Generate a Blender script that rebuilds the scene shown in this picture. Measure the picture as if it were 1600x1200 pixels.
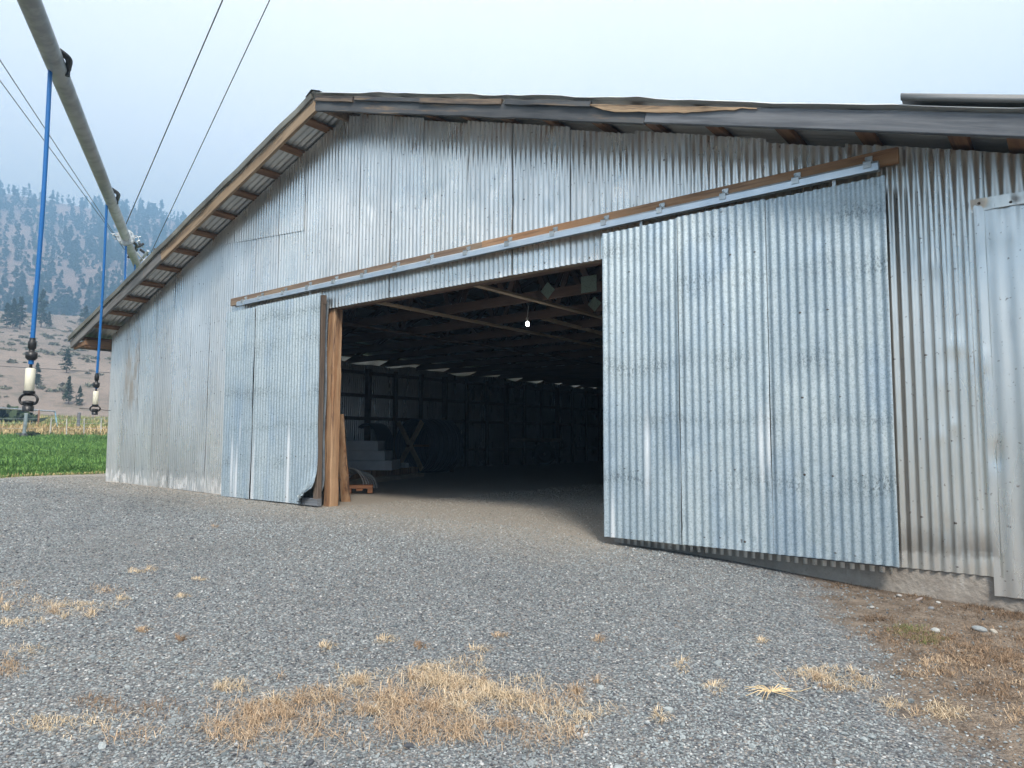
import bpy, math, random
import numpy as np
from mathutils import Vector, Matrix, noise as mnoise
random.seed(7); rng = np.random.default_rng(7)
R = math.radians
scene = bpy.context.scene
col = scene.collection
for o in list(bpy.data.objects): bpy.data.objects.remove(o)

# ------------------------------------------------------------------ camera
YAW, PIT, ROL, FPX, CZ = -0.673752, 0.0776374, 0.0033668, 1100.0, 0.90
fw0 = Vector((math.sin(YAW), math.cos(YAW), 0)); rt0 = Vector((math.cos(YAW), -math.sin(YAW), 0)); Z = Vector((0, 0, 1))
FW = fw0*math.cos(PIT) + Z*math.sin(PIT); up_ = -fw0*math.sin(PIT) + Z*math.cos(PIT)
RT = rt0*math.cos(ROL) + up_*math.sin(ROL); UP = -rt0*math.sin(ROL) + up_*math.cos(ROL)
cam = bpy.data.cameras.new('camera'); camo = bpy.data.objects.new('camera', cam); col.objects.link(camo)
camo.matrix_world = Matrix(((RT.x, UP.x, -FW.x, 0), (RT.y, UP.y, -FW.y, 0), (RT.z, UP.z, -FW.z, CZ), (0, 0, 0, 1)))
cam.sensor_fit = 'HORIZONTAL'; cam.sensor_width = 36; cam.lens = 36*FPX/1600; cam.clip_start = 0.05; cam.clip_end = 6000
scene.camera = camo
def ray(px, py): return RT*((px-800)/FPX) - UP*((py-600)/FPX) + FW
def fac(px, py, Y):                       # photo pixel -> (x, z) on the vertical plane y = Y
    r = ray(px, py); t = Y/r.y; return r.x*t, r.z*t + CZ
def at(px, py, d):                        # photo pixel at depth d -> point
    return Vector((0, 0, CZ)) + ray(px, py)*d

# ------------------------------------------------------------------ world, sun, exposure
SUN_EL, SUN_AZ = 46, 132
w = bpy.data.worlds.new('World'); scene.world = w; w.use_nodes = True
nt = w.node_tree; nt.nodes.clear()
sky = nt.nodes.new('ShaderNodeTexSky'); sky.sky_type = 'NISHITA'; sky.sun_disc = False
sky.sun_elevation = R(SUN_EL); sky.sun_rotation = R(SUN_AZ); sky.air_density = 1.2; sky.dust_density = 6; sky.ozone_density = 2
b1 = nt.nodes.new('ShaderNodeBackground'); b1.inputs[1].default_value = 0.055
b2 = nt.nodes.new('ShaderNodeBackground'); b2.inputs[1].default_value = 1.0
tcw = nt.nodes.new('ShaderNodeTexCoord'); nw = nt.nodes.new('ShaderNodeTexNoise'); nw.inputs['Scale'].default_value = 2.2; nw.inputs['Detail'].default_value = 5; rw = nt.nodes.new('ShaderNodeValToRGB')
rw.color_ramp.elements[0].position = .36; rw.color_ramp.elements[0].color = (1.06, .985, .89, 1); rw.color_ramp.elements[1].position = .66; rw.color_ramp.elements[1].color = (1.13, 1.04, .92, 1)
nt.links.new(tcw.outputs['Generated'], nw.inputs['Vector']); nt.links.new(nw.outputs[0], rw.inputs[0]); nt.links.new(rw.outputs[0], b2.inputs[0])
ad = nt.nodes.new('ShaderNodeAddShader'); wo = nt.nodes.new('ShaderNodeOutputWorld')
nt.links.new(sky.outputs[0], b1.inputs[0]); nt.links.new(b1.outputs[0], ad.inputs[0]); nt.links.new(b2.outputs[0], ad.inputs[1]); nt.links.new(ad.outputs[0], wo.inputs[0])
sl = bpy.data.lights.new('sun', 'SUN'); sl.energy = 4.8; sl.angle = R(12); sl.color = (1.0, 0.93, 0.84)
so = bpy.data.objects.new('sun', sl); col.objects.link(so)
sd = Vector((math.sin(R(SUN_AZ))*math.cos(R(SUN_EL)), math.cos(R(SUN_AZ))*math.cos(R(SUN_EL)), math.sin(R(SUN_EL))))
so.rotation_euler = sd.to_track_quat('Z', 'Y').to_euler(); so.location = (6, -6, 12)
scene.view_settings.view_transform = 'Standard'; scene.view_settings.look = 'None'
scene.view_settings.exposure = 0.80; scene.view_settings.gamma = 1
scene.render.engine = 'CYCLES'
scene.cycles.sample_clamp_indirect = 6

# ------------------------------------------------------------------ materials
class NT:
    def __init__(s, name):
        s.m = bpy.data.materials.new(name); s.m.use_nodes = True; s.t = s.m.node_tree; s.b = s.t.nodes['Principled BSDF']
        s.tc = s.t.nodes.new('ShaderNodeTexCoord'); s.gm = s.t.nodes.new('ShaderNodeNewGeometry')
        s.pos = s.gm.outputs['Position']; s.obj = s.tc.outputs['Object']
    def n(s, t, **k):
        x = s.t.nodes.new(t)
        for a, v in k.items(): setattr(x, a, v)
        return x
    def set(s, sock, v):
        if hasattr(v, 'links') or hasattr(v, 'is_output'): s.t.links.new(v, sock)
        else: sock.default_value = v
    def noise(s, scale, detail=4, rough=.55, vec=None, stretch=None, dist=0):
        n = s.n('ShaderNodeTexNoise'); n.inputs['Scale'].default_value = scale; n.inputs['Detail'].default_value = detail
        n.inputs['Roughness'].default_value = rough; n.inputs['Distortion'].default_value = dist
        v = vec or s.pos
        if stretch:
            mp = s.n('ShaderNodeMapping'); mp.inputs['Scale'].default_value = stretch; s.set(mp.inputs[0], v); v = mp.outputs[0]
        s.set(n.inputs['Vector'], v); return n.outputs[0]
    def vor(s, scale, out='Distance', vec=None, stretch=None, feature='F1'):
        n = s.n('ShaderNodeTexVoronoi', feature=feature); n.inputs['Scale'].default_value = scale
        v = vec or s.pos
        if stretch:
            mp = s.n('ShaderNodeMapping'); mp.inputs['Scale'].default_value = stretch; s.set(mp.inputs[0], v); v = mp.outputs[0]
        s.set(n.inputs['Vector'], v); return n.outputs[out]
    def ramp(s, fac, stops, interp='LINEAR'):
        n = s.n('ShaderNodeValToRGB'); cr = n.color_ramp; cr.interpolation = interp
        while len(cr.elements) < len(stops): cr.elements.new(.5)
        for e, (p, c) in zip(cr.elements, stops):
            e.position = p; e.color = (c, c, c, 1) if isinstance(c, (int, float)) else (*c, 1)
        s.set(n.inputs[0], fac); return n.outputs[0]
    def math(s, op, a, b=0.0, c=None, clamp=False):
        n = s.n('ShaderNodeMath', operation=op, use_clamp=clamp); s.set(n.inputs[0], a); s.set(n.inputs[1], b)
        if c is not None: s.set(n.inputs[2], c)
        return n.outputs[0]
    def rng(s, v, a, b, c=0., d=1.):
        n = s.n('ShaderNodeMapRange'); n.interpolation_type = 'SMOOTHSTEP'
        for i, q in enumerate((v, a, b, c, d)): s.set(n.inputs[i], q)
        return n.outputs[0]
    def mix(s, f, a, b, mode='MIX'):
        n = s.n('ShaderNodeMix', data_type='RGBA', blend_type=mode); s.set(n.inputs[0], f)
        for i, q in ((6, a), (7, b)):
            if isinstance(q, tuple) and len(q) == 3: q = (*q, 1)
            s.set(n.inputs[i], q)
        return n.outputs[2]
    def xyz(s, v=None):
        n = s.n('ShaderNodeSeparateXYZ'); s.set(n.inputs[0], v or s.pos); return n.outputs
    def attr(s, name):
        n = s.n('ShaderNodeAttribute', attribute_name=name); return n.outputs
    def bump(s, h, strength=.5, dist=.01):
        n = s.n('ShaderNodeBump'); n.inputs['Strength'].default_value = strength; n.inputs['Distance'].default_value = dist
        s.set(n.inputs['Height'], h); s.set(s.b.inputs['Normal'], n.outputs[0])
    def done(s, color=None, rough=None, metal=None, spec=None):
        if color is not None: s.set(s.b.inputs['Base Color'], (*color, 1) if isinstance(color, tuple) and len(color) == 3 else color)
        if rough is not None: s.set(s.b.inputs['Roughness'], rough)
        if metal is not None: s.set(s.b.inputs['Metallic'], metal)
        if spec is not None: s.b.inputs['Specular IOR Level'].default_value = spec
        return s.m

def plain(name, c, rough=.7, metal=0., var=.25, scale=6):
    s = NT(name); n = s.noise(scale, 5)
    k = s.mix(s.rng(n, .3, .7), tuple(v*(1-var) for v in c), tuple(min(1, v*(1+var)) for v in c))
    return s.done(k, rough, metal)

def m_wallmetal():
    s = NT('weathered_wall_metal'); x, y, z = s.xyz()
    a = s.attr('tint')
    n1 = s.noise(1.1, 5, .6, stretch=(1, 1, .35)); n2 = s.noise(14, 4, .6, stretch=(1, 1, .12)); n3 = s.noise(60, 3, .6)
    c = s.mix(s.rng(n1, .35, .65), (.80, .78, .74), (.66, .65, .62))
    c = s.mix(s.math('MULTIPLY', s.rng(n2, .5, .75), .35), c, (.34, .36, .37))
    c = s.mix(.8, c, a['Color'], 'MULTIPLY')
    # tan stain of the one old sheet near the left corner
    m = s.math('MULTIPLY', s.rng(x, -14.05, -13.9), s.rng(x, -13.35, -13.5)); m = s.math('MULTIPLY', m, s.math('MULTIPLY', s.rng(z, 1.3, 1.7), s.rng(z, 3.2, 2.7)))
    m = s.math('MULTIPLY', m, s.rng(s.noise(5, 4, .7, stretch=(1, 1, .25)), .40, .60))
    c = s.mix(s.math('MULTIPLY', m, .8), c, (.50, .40, .31))
    # chalky white splash at the foot of the left wall
    zz = s.math('SUBTRACT', z, s.math('MULTIPLY', s.noise(9, 3, .6, stretch=(1, 1, .05)), .42))
    m = s.math('MULTIPLY', s.math('MULTIPLY', s.rng(zz, .10, -.02), s.rng(x, -9.5, -10.4)), s.rng(y, 6.0, 5.9)); m = s.math('MULTIPLY', m, s.rng(s.noise(16, 4, .7, stretch=(1, 1, .3)), .4, .62))
    m = s.math('MULTIPLY', m, .6); c = s.mix(m, c, (.72, .72, .72)); nm = s.math('SUBTRACT', 1, m)
    # brown splash band low on the bare right wall
    zz = s.math('ADD', z, s.math('MULTIPLY', s.noise(10, 3), .12))
    m = s.math('MULTIPLY', s.math('MULTIPLY', s.rng(zz, .42, .22), s.rng(zz, .145, .19)), s.rng(x, -1.2, -1.1)); m = s.math('MULTIPLY', m, s.rng(x, -.40, -.46))
    c = s.mix(s.math('MULTIPLY', m, .5), c, (.22, .19, .16))
    # rust specks
    v = s.rng(s.noise(38, 2, .5), .68, .74); c = s.mix(s.math('MULTIPLY', v, .6), c, (.13, .09, .07)); v = s.math('MULTIPLY', s.rng(s.noise(.9, 4, .6), .5, .66), s.rng(s.noise(22, 4, .7, stretch=(1, 1, .2)), .42, .62)); c = s.mix(s.math('MULTIPLY', v, .18), c, (.30, .30, .28))
    r = s.math('ADD', .17, s.math('MULTIPLY', s.noise(3, 4, .6, stretch=(1, 1, .2)), .24))
    s.bump(s.math('ADD', s.noise(9, 2, .4, stretch=(1, 1, .3)), s.math('MULTIPLY', n3, .12)), .12, .005)
    return s.done(c, r, s.math('MULTIPLY', nm, .82))

def m_doormetal(bands):
    s = NT('galvanised_door_metal'); x, y, z = s.xyz(); a = s.attr('tint')
    n1 = s.noise(1.3, 4, .6, stretch=(1, 1, .4)); sp = s.xyz(s.vor(95, 'Color'))[0]; n3 = s.noise(45, 4, .7)
    c = s.mix(s.rng(n1, .3, .7), (.37, .45, .50), (.49, .56, .585)); c = s.mix(s.math('MULTIPLY', s.rng(s.noise(2.6, 4, .6, stretch=(1.5, 1, .35)), .5, .68), .5), c, (.30, .40, .50))
    c = s.mix(.22, c, sp, 'SOFT_LIGHT')
    c = s.mix(s.math('MULTIPLY', s.rng(n3, .50, .66), .55), c, (.24, .29, .32)); c = s.mix(s.math('MULTIPLY', s.rng(s.noise(110, 2, .6), .60, .68), .5), c, (.10, .12, .13))
    c = s.mix(.85, c, a['Color'], 'MULTIPLY')
    for zb, wd, st in bands:
        zc = s.math('ADD', z, s.math('MULTIPLY', s.noise(2.3, 2), .22)); d = s.math('ABSOLUTE', s.math('SUBTRACT', zc, zb+.11))
        m = s.math('MULTIPLY', s.rng(d, wd, 0), s.rng(s.noise(70, 4, .8, stretch=(1, 1, .6)), .46, .66)); m = s.math('MULTIPLY', m, s.rng(s.noise(1.4, 2), .36, .60))
        c = s.mix(s.math('MULTIPLY', m, st), c, (.10, .12, .125))
    # white wash streaks low down
    m = s.math('MULTIPLY', s.rng(s.noise(4.2, 2, .4, stretch=(1, 1, .06)), .63, .70), s.rng(z, 1.35, .75))
    c = s.mix(s.math('MULTIPLY', m, .75), c, (.82, .84, .85))
    r = s.math('ADD', .42, s.math('MULTIPLY', s.noise(5, 3), .2))
    s.bump(s.math('ADD', s.noise(6, 3, .5), s.math('MULTIPLY', s.noise(160, 2), .25)), .3, .006)
    return s.done(c, r, .55)

def m_wood(name, c1, c2, dark=(.05, .035, .025), streak=1.0, axis=2, amt=.5, rough=.8, slope=0):
    s = NT(name); st = [14, 14, 14]; st[axis] = .9
    if slope:
        mp = s.n('ShaderNodeMapping'); mp.inputs['Rotation'].default_value = (0, math.atan(slope), 0); s.set(mp.inputs[0], s.obj); s.obj = mp.outputs[0]
    n1 = s.noise(1, 6, .65, stretch=tuple(st), vec=s.obj, dist=.4); n2 = s.noise(2.2, 4, .6, vec=s.obj)
    n3 = s.noise(1.8, 5, .7, stretch=tuple(q*.45 for q in st), vec=s.obj)
    c = s.mix(s.rng(n1, .35, .65), c1, c2); c = s.mix(s.math('MULTIPLY', s.rng(n3, .52, .66), amt), c, dark)
    c = s.mix(s.math('MULTIPLY', s.rng(n2, .4, .7), .3), c, c2)
    s.bump(n1, .6*streak, .006)
    return s.done(c, rough, 0, .3)

def m_gravel():
    s = NT('gravel'); x, y, z = s.xyz()
    wv = s.n('ShaderNodeVectorMath', operation='ADD'); nn = s.n('ShaderNodeTexNoise'); nn.inputs['Scale'].default_value = 40
    s.set(nn.inputs['Vector'], s.pos); sc = s.n('ShaderNodeVectorMath', operation='SCALE'); s.set(sc.inputs[0], nn.outputs['Color']); sc.inputs['Scale'].default_value = .012
    s.set(wv.inputs[0], s.pos); s.set(wv.inputs[1], sc.outputs[0]); P = wv.outputs[0]
    d1 = s.vor(62, 'Distance', P); c1 = s.vor(62, 'Color', P); c2 = s.vor(130, 'Color', P); d2 = s.vor(130, 'Distance', P)
    v1 = s.xyz(c1)[0]; v1b = s.xyz(c1)[1]; v2 = s.xyz(c2)[0]
    g = s.ramp(v1, [(0, (.08, .09, .10)), (.25, (.17, .185, .20)), (.6, (.26, .275, .28)), (.85, (.36, .36, .35)), (1, (.55, .54, .51))])
    g = s.mix(s.math('MULTIPLY', s.rng(v1b, .8, .85), .55), g, (.26, .19, .14))
    g2 = s.ramp(v2, [(0, (.07, .08, .09)), (.5, (.19, .20, .21)), (1, (.38, .37, .35))])
    sel = s.rng(s.noise(25, 2), .42, .58)
    g = s.mix(sel, g, g2)
    g = s.mix(s.math('MULTIPLY', s.rng(d1, .35, .62), .6), g, (.05, .052, .055))
    # broad tone: dusty by the barn, its tan also painting the sunlit doorway strip
    big = s.noise(.45, 4, .6)
    g = s.mix(s.math('MULTIPLY', s.rng(big, .4, .7), .22), g, (.20, .185, .16))
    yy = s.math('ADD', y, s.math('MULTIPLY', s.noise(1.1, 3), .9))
    dust_sunlit = s.math('MULTIPLY', s.rng(yy, 4.6, 6.2), s.rng(x, -2.5, -3.6))
    g = s.mix(s.math('MULTIPLY', dust_sunlit, .72), g, (.34, .30, .245))
    lit_floor = s.math('MULTIPLY', s.rng(y, 7.0, 8.5), .75); g = s.mix(lit_floor, g, (.42, .40, .37))  # paler floor colour deep inside stands in for sky light through the opening
    # bare dirt beside the foundation on the right
    e = s.math('ADD', x, s.math('MULTIPLY', s.math('SUBTRACT', y, 4.93), .50)); e = s.math('ADD', e, s.math('MULTIPLY', s.math('SUBTRACT', s.noise(2.2, 5, .65), .5), 1.1))
    dm = s.math('MULTIPLY', s.rng(e, -1.42, -1.12), s.rng(y, 2.0, 2.6))
    dirt = s.mix(s.rng(s.noise(9, 6, .7), .3, .7), (.085, .06, .042), (.21, .165, .125))
    dirt = s.mix(s.math('MULTIPLY', s.rng(v2, .8, .95), .4), dirt, (.32, .29, .25))
    g = s.mix(dm, g, dirt)
    h = s.math('ADD', s.math('MULTIPLY', d1, -1.0), s.math('MULTIPLY', d2, -.35)); h = s.math('ADD', h, s.math('MULTIPLY', s.noise(3, 3), .8))
    s.bump(h, 1.0, .012)
    return s.done(g, .85, 0, .35)

def m_attr(name, rough=.8, sub=None, var=.0, spec=.3):
    s = NT(name); a = s.attr('tint'); c = a['Color']
    if var: c = s.mix(var, c, s.xyz(s.noise(90, 2, vec=s.obj))[0] if False else s.noise(90, 2, vec=s.obj), 'SOFT_LIGHT')
    return s.done(c, rough, 0, spec)

def m_hill(name, cs, scale):
    s = NT(name); n1 = s.noise(scale, 8, .7); n2 = s.noise(scale*6, 6, .7); v = s.vor(scale*14)
    c = s.mix(s.rng(n1, .35, .65), cs[0], cs[1]); c = s.mix(s.math('MULTIPLY', s.rng(n2, .5, .7), .6), c, cs[2])
    c = s.mix(s.math('MULTIPLY', s.rng(v, .35, .1), .35), c, cs[2])
    s.bump(n2, .6, 1/scale*.02)
    return s.done(c, .95, 0, .1)

# ------------------------------------------------------------------ mesh helpers
class MB:
    def __init__(s): s.v = []; s.f = []; s.mi = []; s.sm = []
    def add(s, v, f, mi=0, sm=False):
        o = len(s.v); s.v += [tuple(p) for p in v]; s.f += [tuple(i+o for i in q) for q in f]; s.mi += [mi]*len(f); s.sm += [sm]*len(f)
    def box(s, c, d, mi=0, M=None, jit=0):
        vs = []
        for sx in (-1, 1):
            for sy in (-1, 1):
                for sz in (-1, 1):
                    p = Vector((sx*d[0]/2, sy*d[1]/2, sz*d[2]/2)) + Vector([random.uniform(-jit, jit) for _ in range(3)])
                    vs.append((M @ p if M else p) + Vector(c))
        s.add(vs, [(0, 1, 3, 2), (4, 6, 7, 5), (0, 4, 5, 1), (2, 3, 7, 6), (0, 2, 6, 4), (1, 5, 7, 3)], mi)
    def beam(s, a, b, wd, ht, mi=0, up=Z, seg=1, warp=0):        # board from a to b: wd across, ht along 'up'
        a, b = Vector(a), Vector(b); d = (b-a).normalized(); sd_ = d.cross(Vector(up)).normalized(); u = sd_.cross(d).normalized()
        vs = []; fs = []
        for i in range(seg+1):
            p = a.lerp(b, i/seg) + (u*random.uniform(-warp, warp) + sd_*random.uniform(-warp, warp) if warp else Vector())
            bv = min(wd, ht)*.09
            pr = [(-wd/2+bv, -ht/2), (wd/2-bv, -ht/2), (wd/2, -ht/2+bv), (wd/2, ht/2-bv), (wd/2-bv, ht/2), (-wd/2+bv, ht/2), (-wd/2, ht/2-bv), (-wd/2, -ht/2+bv)]
            vs += [p + sd_*q[0] + u*q[1] for q in pr]
        for i in range(seg):
            for k in range(8): fs.append((i*8+k, i*8+(k+1) % 8, i*8+8+(k+1) % 8, i*8+8+k))
        fs += [tuple(range(8))[::-1], tuple(range(seg*8, seg*8+8))]
        s.add(vs, fs, mi)
    def tube(s, pts, r, n=10, mi=0, caps=True):
        pts = [Vector(p) for p in pts]; rs = r if isinstance(r, (list, tuple)) else [r]*len(pts); vs = []; fs = []
        ref = Vector((0.13, 0.97, .2)).normalized()
        for i, p in enumerate(pts):
            d = (pts[min(i+1, len(pts)-1)] - pts[max(i-1, 0)]).normalized()
            if abs(d.dot(ref)) > .95: ref = Vector((1, .1, .1)).normalized()
            a = d.cross(ref).normalized(); b = d.cross(a)
            for k in range(n):
                t = 2*math.pi*k/n; vs.append(p + (a*math.cos(t) + b*math.sin(t))*rs[i])
        for i in range(len(pts)-1):
            for k in range(n): fs.append((i*n+k, i*n+(k+1) % n, (i+1)*n+(k+1) % n, (i+1)*n+k))
        s.add(vs, fs, mi, True)
        if caps: s.add([vs[k] for k in range(n)], [tuple(range(n))], mi); s.add(vs[-n:], [tuple(range(n))[::-1]], mi)
    def lathe(s, c, prof, n=20, mi=0, axis='z'):
        vs = []; fs = []
        for (r, h) in prof:
            for k in range(n):
                t = 2*math.pi*k/n; q = (r*math.cos(t), r*math.sin(t), h)
                if axis == 'x': q = (h, q[0], q[1])
                if axis == 'y': q = (q[0], h, q[1])
                vs.append(Vector(c) + Vector(q))
        for i in range(len(prof)-1):
            for k in range(n): fs.append((i*n+k, i*n+(k+1) % n, (i+1)*n+(k+1) % n, (i+1)*n+k))
        s.add(vs, fs, mi, True)
    def build(s, name, mat, parent=None):
        me = bpy.data.meshes.new(name); me.from_pydata(s.v, [], s.f)
        for m in (mat if isinstance(mat, (list, tuple)) else [mat]): me.materials.append(m)
        me.polygons.foreach_set('material_index', s.mi); me.polygons.foreach_set('use_smooth', s.sm); me.update()
        return link(name, me, parent)
def link(name, me, parent=None):
    o = bpy.data.objects.new(name, me); col.objects.link(o)
    if parent: o.parent = parent
    return o
def npmesh(name, V, F, mats, tint=None, smooth=False, parent=None, mi=None):
    V = np.asarray(V, np.float32); F = np.asarray(F, np.int32); k = F.shape[1]
    me = bpy.data.meshes.new(name); me.vertices.add(len(V)); me.vertices.foreach_set('co', V.ravel())
    me.loops.add(F.size); me.loops.foreach_set('vertex_index', F.ravel())
    me.polygons.add(len(F)); me.polygons.foreach_set('loop_start', np.arange(0, F.size, k, dtype=np.int32)); me.polygons.foreach_set('loop_total', np.full(len(F), k, np.int32))
    if mi is not None: me.polygons.foreach_set('material_index', np.asarray(mi, np.int32))
    me.polygons.foreach_set('use_smooth', np.full(len(F), smooth)); me.update(calc_edges=True)
    for m in (mats if isinstance(mats, (list, tuple)) else [mats]): me.materials.append(m)
    if tint is not None:
        a = me.color_attributes.new('tint', 'FLOAT_COLOR', 'POINT'); t = np.ones((len(V), 4), np.float32); t[:, :3] = tint; a.data.foreach_set('color', t.ravel())
    return link(name, me, parent)
def tag(o, label=None, cat=None, group=None, kind=None):
    if label: o['label'] = label
    if cat: o['category'] = cat
    if group: o['group'] = group
    if kind: o['kind'] = kind
    return o
def empty(name, loc, label=None, cat=None, group=None):
    o = bpy.data.objects.new(name, None); o.location = loc; o.empty_display_size = .2; col.objects.link(o)
    return tag(o, label, cat, group)
def gridf(nx, ny):
    i = np.arange(nx-1)[:, None]; j = np.arange(ny-1)[None, :]
    a = (i*ny + j).ravel(); return np.stack([a, a+ny, a+ny+1, a+1], 1)
def vnoise(x, y, seed=0, oct=4, f=1.0):           # cheap smooth value noise, vectorised
    out = np.zeros_like(x, float); amp = 1
    for o in range(oct):
        X = x*f + seed*13.7 + o*31.1; Y = y*f + seed*7.3 + o*17.9
        xi = np.floor(X).astype(int); yi = np.floor(Y).astype(int); fx = X-xi; fy = Y-yi; fx = fx*fx*(3-2*fx); fy = fy*fy*(3-2*fy)
        def h(a, b): q = np.sin(a*127.1 + b*311.7)*43758.5453; return q-np.floor(q)
        out += amp*((h(xi, yi)*(1-fx)+h(xi+1, yi)*fx)*(1-fy) + (h(xi, yi+1)*(1-fx)+h(xi+1, yi+1)*fx)*fy - .5)
        amp *= .5; f *= 2.03
    return out

# ------------------------------------------------------------------ terrain
def sstep(v, a, b): t = np.clip((v-a)/(b-a), 0, 1); return t*t*(3-2*t)
def gnd(x, y):
    x = np.asarray(x, float); y = np.asarray(y, float)
    g = .05*sstep(-x, 8, 14) - np.clip(.062*(x+4.1), 0, .34) - np.clip(.03*(5.4-y), 0, .25)
    g = g + .045*np.clip(-17.9-x, 0, 90)
    return g
def g1(x, y): return float(gnd(x, y))

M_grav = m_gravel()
def sheet(name, xs, ys, dz, mat, nz=0, nf=.6):
    X, Y = np.meshgrid(xs, ys, indexing='ij'); H = gnd(X, Y) + dz
    if nz: H = H + nz*vnoise(X, Y, 3, 4, nf)
    return npmesh(name, np.stack([X, Y, H], -1).reshape(-1, 3), gridf(len(xs), len(ys)), mat, smooth=True)
M_soil = m_hill('dry_pasture', [(.30, .24, .17), (.24, .21, .13), (.13, .13, .07)], .35)
xs = np.concatenate([[-930, -600, -400, -200], np.arange(-120, 8, 2.), [12, 20, 40, 100, 400, 930]]); ys = np.concatenate([[-930, -600, -300, -100], np.arange(-50, 70, 4.), [100, 300, 600, 930]])
tag(sheet('ground', xs, ys, -.12, M_soil), 'dry valley ground around the barn and yard', kind='structure')
xs = np.arange(-17.9, 6.01, .12); ys = np.concatenate([np.arange(-8, 9, .12), np.arange(9, 44, .5)])
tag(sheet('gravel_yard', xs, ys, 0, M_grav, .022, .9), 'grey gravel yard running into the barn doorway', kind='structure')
sF = NT('field_soil'); fm = sF.done(sF.mix(sF.rng(sF.noise(2.5, 5), .35, .65), (.05, .10, .025), (.09, .16, .035)), .9, 0, .1)
xs = np.arange(-40, -17.6, .5); ys = np.arange(-20, 60, .5)
tag(sheet('field', xs, ys, -.03, fm, .03, .5), 'bright green grass field beside the gravel yard', kind='structure')
sT = NT('pasture_strip'); px_, py_, pz_ = sT.xyz(); xx = sT.math('ADD', px_, sT.math('MULTIPLY', sT.noise(.35, 4), 8))
tm = sT.done(sT.mix(sT.rng(xx, -46, -51), sT.mix(sT.rng(sT.noise(1.3, 5), .35, .65), (.42, .30, .16), (.34, .27, .14)), sT.mix(sT.rng(sT.noise(.8, 5), .35, .65), (.20, .22, .08), (.30, .27, .12))), .95, 0, .1)
xs = np.arange(-92, -39.5, 1.5); ys = np.arange(-30, 80, 1.5)
tag(sheet('pasture', xs, ys, -.05, tm, .12, .3), 'strip of tan and pale green pasture beyond the green field', kind='structure')

def polar(name, r0, r1, nr, zf, mat, a0=-118, a1=-18, na=220):
    A = np.radians(np.linspace(a0, a1, na)); Rr = np.linspace(r0, r1, nr); AA, RR = np.meshgrid(A, Rr, indexing='ij'); X = RR*np.sin(AA); Y = RR*np.cos(AA)
    H = zf(AA, RR, X, Y); return npmesh(name, np.stack([X, Y, H], -1).reshape(-1, 3), gridf(na, nr), mat, smooth=True)
def z_near(A, r, X, Y):
    t = sstep(r, 78, 250); z = 2.6 + (r-80)*.213*sstep(r, 70, 110) + 2.0*vnoise(X, Y, 5, 4, .02)*sstep(r, 85, 150)
    crest = 34.5 + 3*np.sin(A*9) - 1.5; z = np.where(r > 255, np.minimum(z, crest - (r-255)*.25), z)
    return np.minimum(z, crest + 1.5*np.tanh((z-crest)/4))
def ridge(A):
    a = np.degrees(A); return np.interp(a, [-118, -95, -80, -74, -70, -67, -64, -61, -57, -50, -40, -18], [14, 15, 15.9, 16.05, 15.9, 16.35, 15.7, 14.3, 12.0, 9, 7, 5])
def z_far(A, r, X, Y):
    Rt = 690.; top = Rt*np.tan(np.radians(ridge(A))); t = np.clip((r-270)/(Rt-270), 0, 1.3)
    z = 20 + (top-20)*np.where(t < 1, t**1.08, 1-(t-1)*.6) + 13*vnoise(X, Y, 9, 5, .012)*np.clip(t*4, 0, 1)*np.clip(1.15-t, .15, 1)
    return z
M_h1 = m_hill('sage_slope', [(.25, .20, .165), (.18, .145, .12), (.08, .085, .06)], .05)
M_h2 = m_hill('far_slope', [(.27, .20, .17), (.20, .15, .13), (.06, .07, .05)], .02)
tag(polar('hillside', 78, 300, 120, z_near, M_h1), 'bare tan slope dotted with sagebrush', kind='structure')
tag(polar('hill', 262, 800, 120, z_far, M_h2), 'high forested hill fading into blue haze', kind='structure')

# ------------------------------------------------------------------ BARN
YF = 5.80          # face of the front wall
YD = 5.62          # face of the sliding doors
YR = 5.28          # front edge of the roof
PITCH = .0677; XA = -7.50; YB = 42.0
XL, XRt = -14.62, 1.6
barn = empty('barn', (-7.5, YF, 0), 'large gabled barn clad in weathered corrugated metal sheets with sliding doors', 'barn')
def P(o):                                        # parent to barn, keeping world coordinates
    o.parent = barn; o.matrix_parent_inverse = Matrix.Translation((-barn.location[0], -barn.location[1], -barn.location[2])); return o
def ztop(x): return 4.40 + .90 - .334*abs(x-XA)
M_wall = m_wallmetal(); M_nail = plain('nail_head', (.10, .085, .075), .6, .5)

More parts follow.
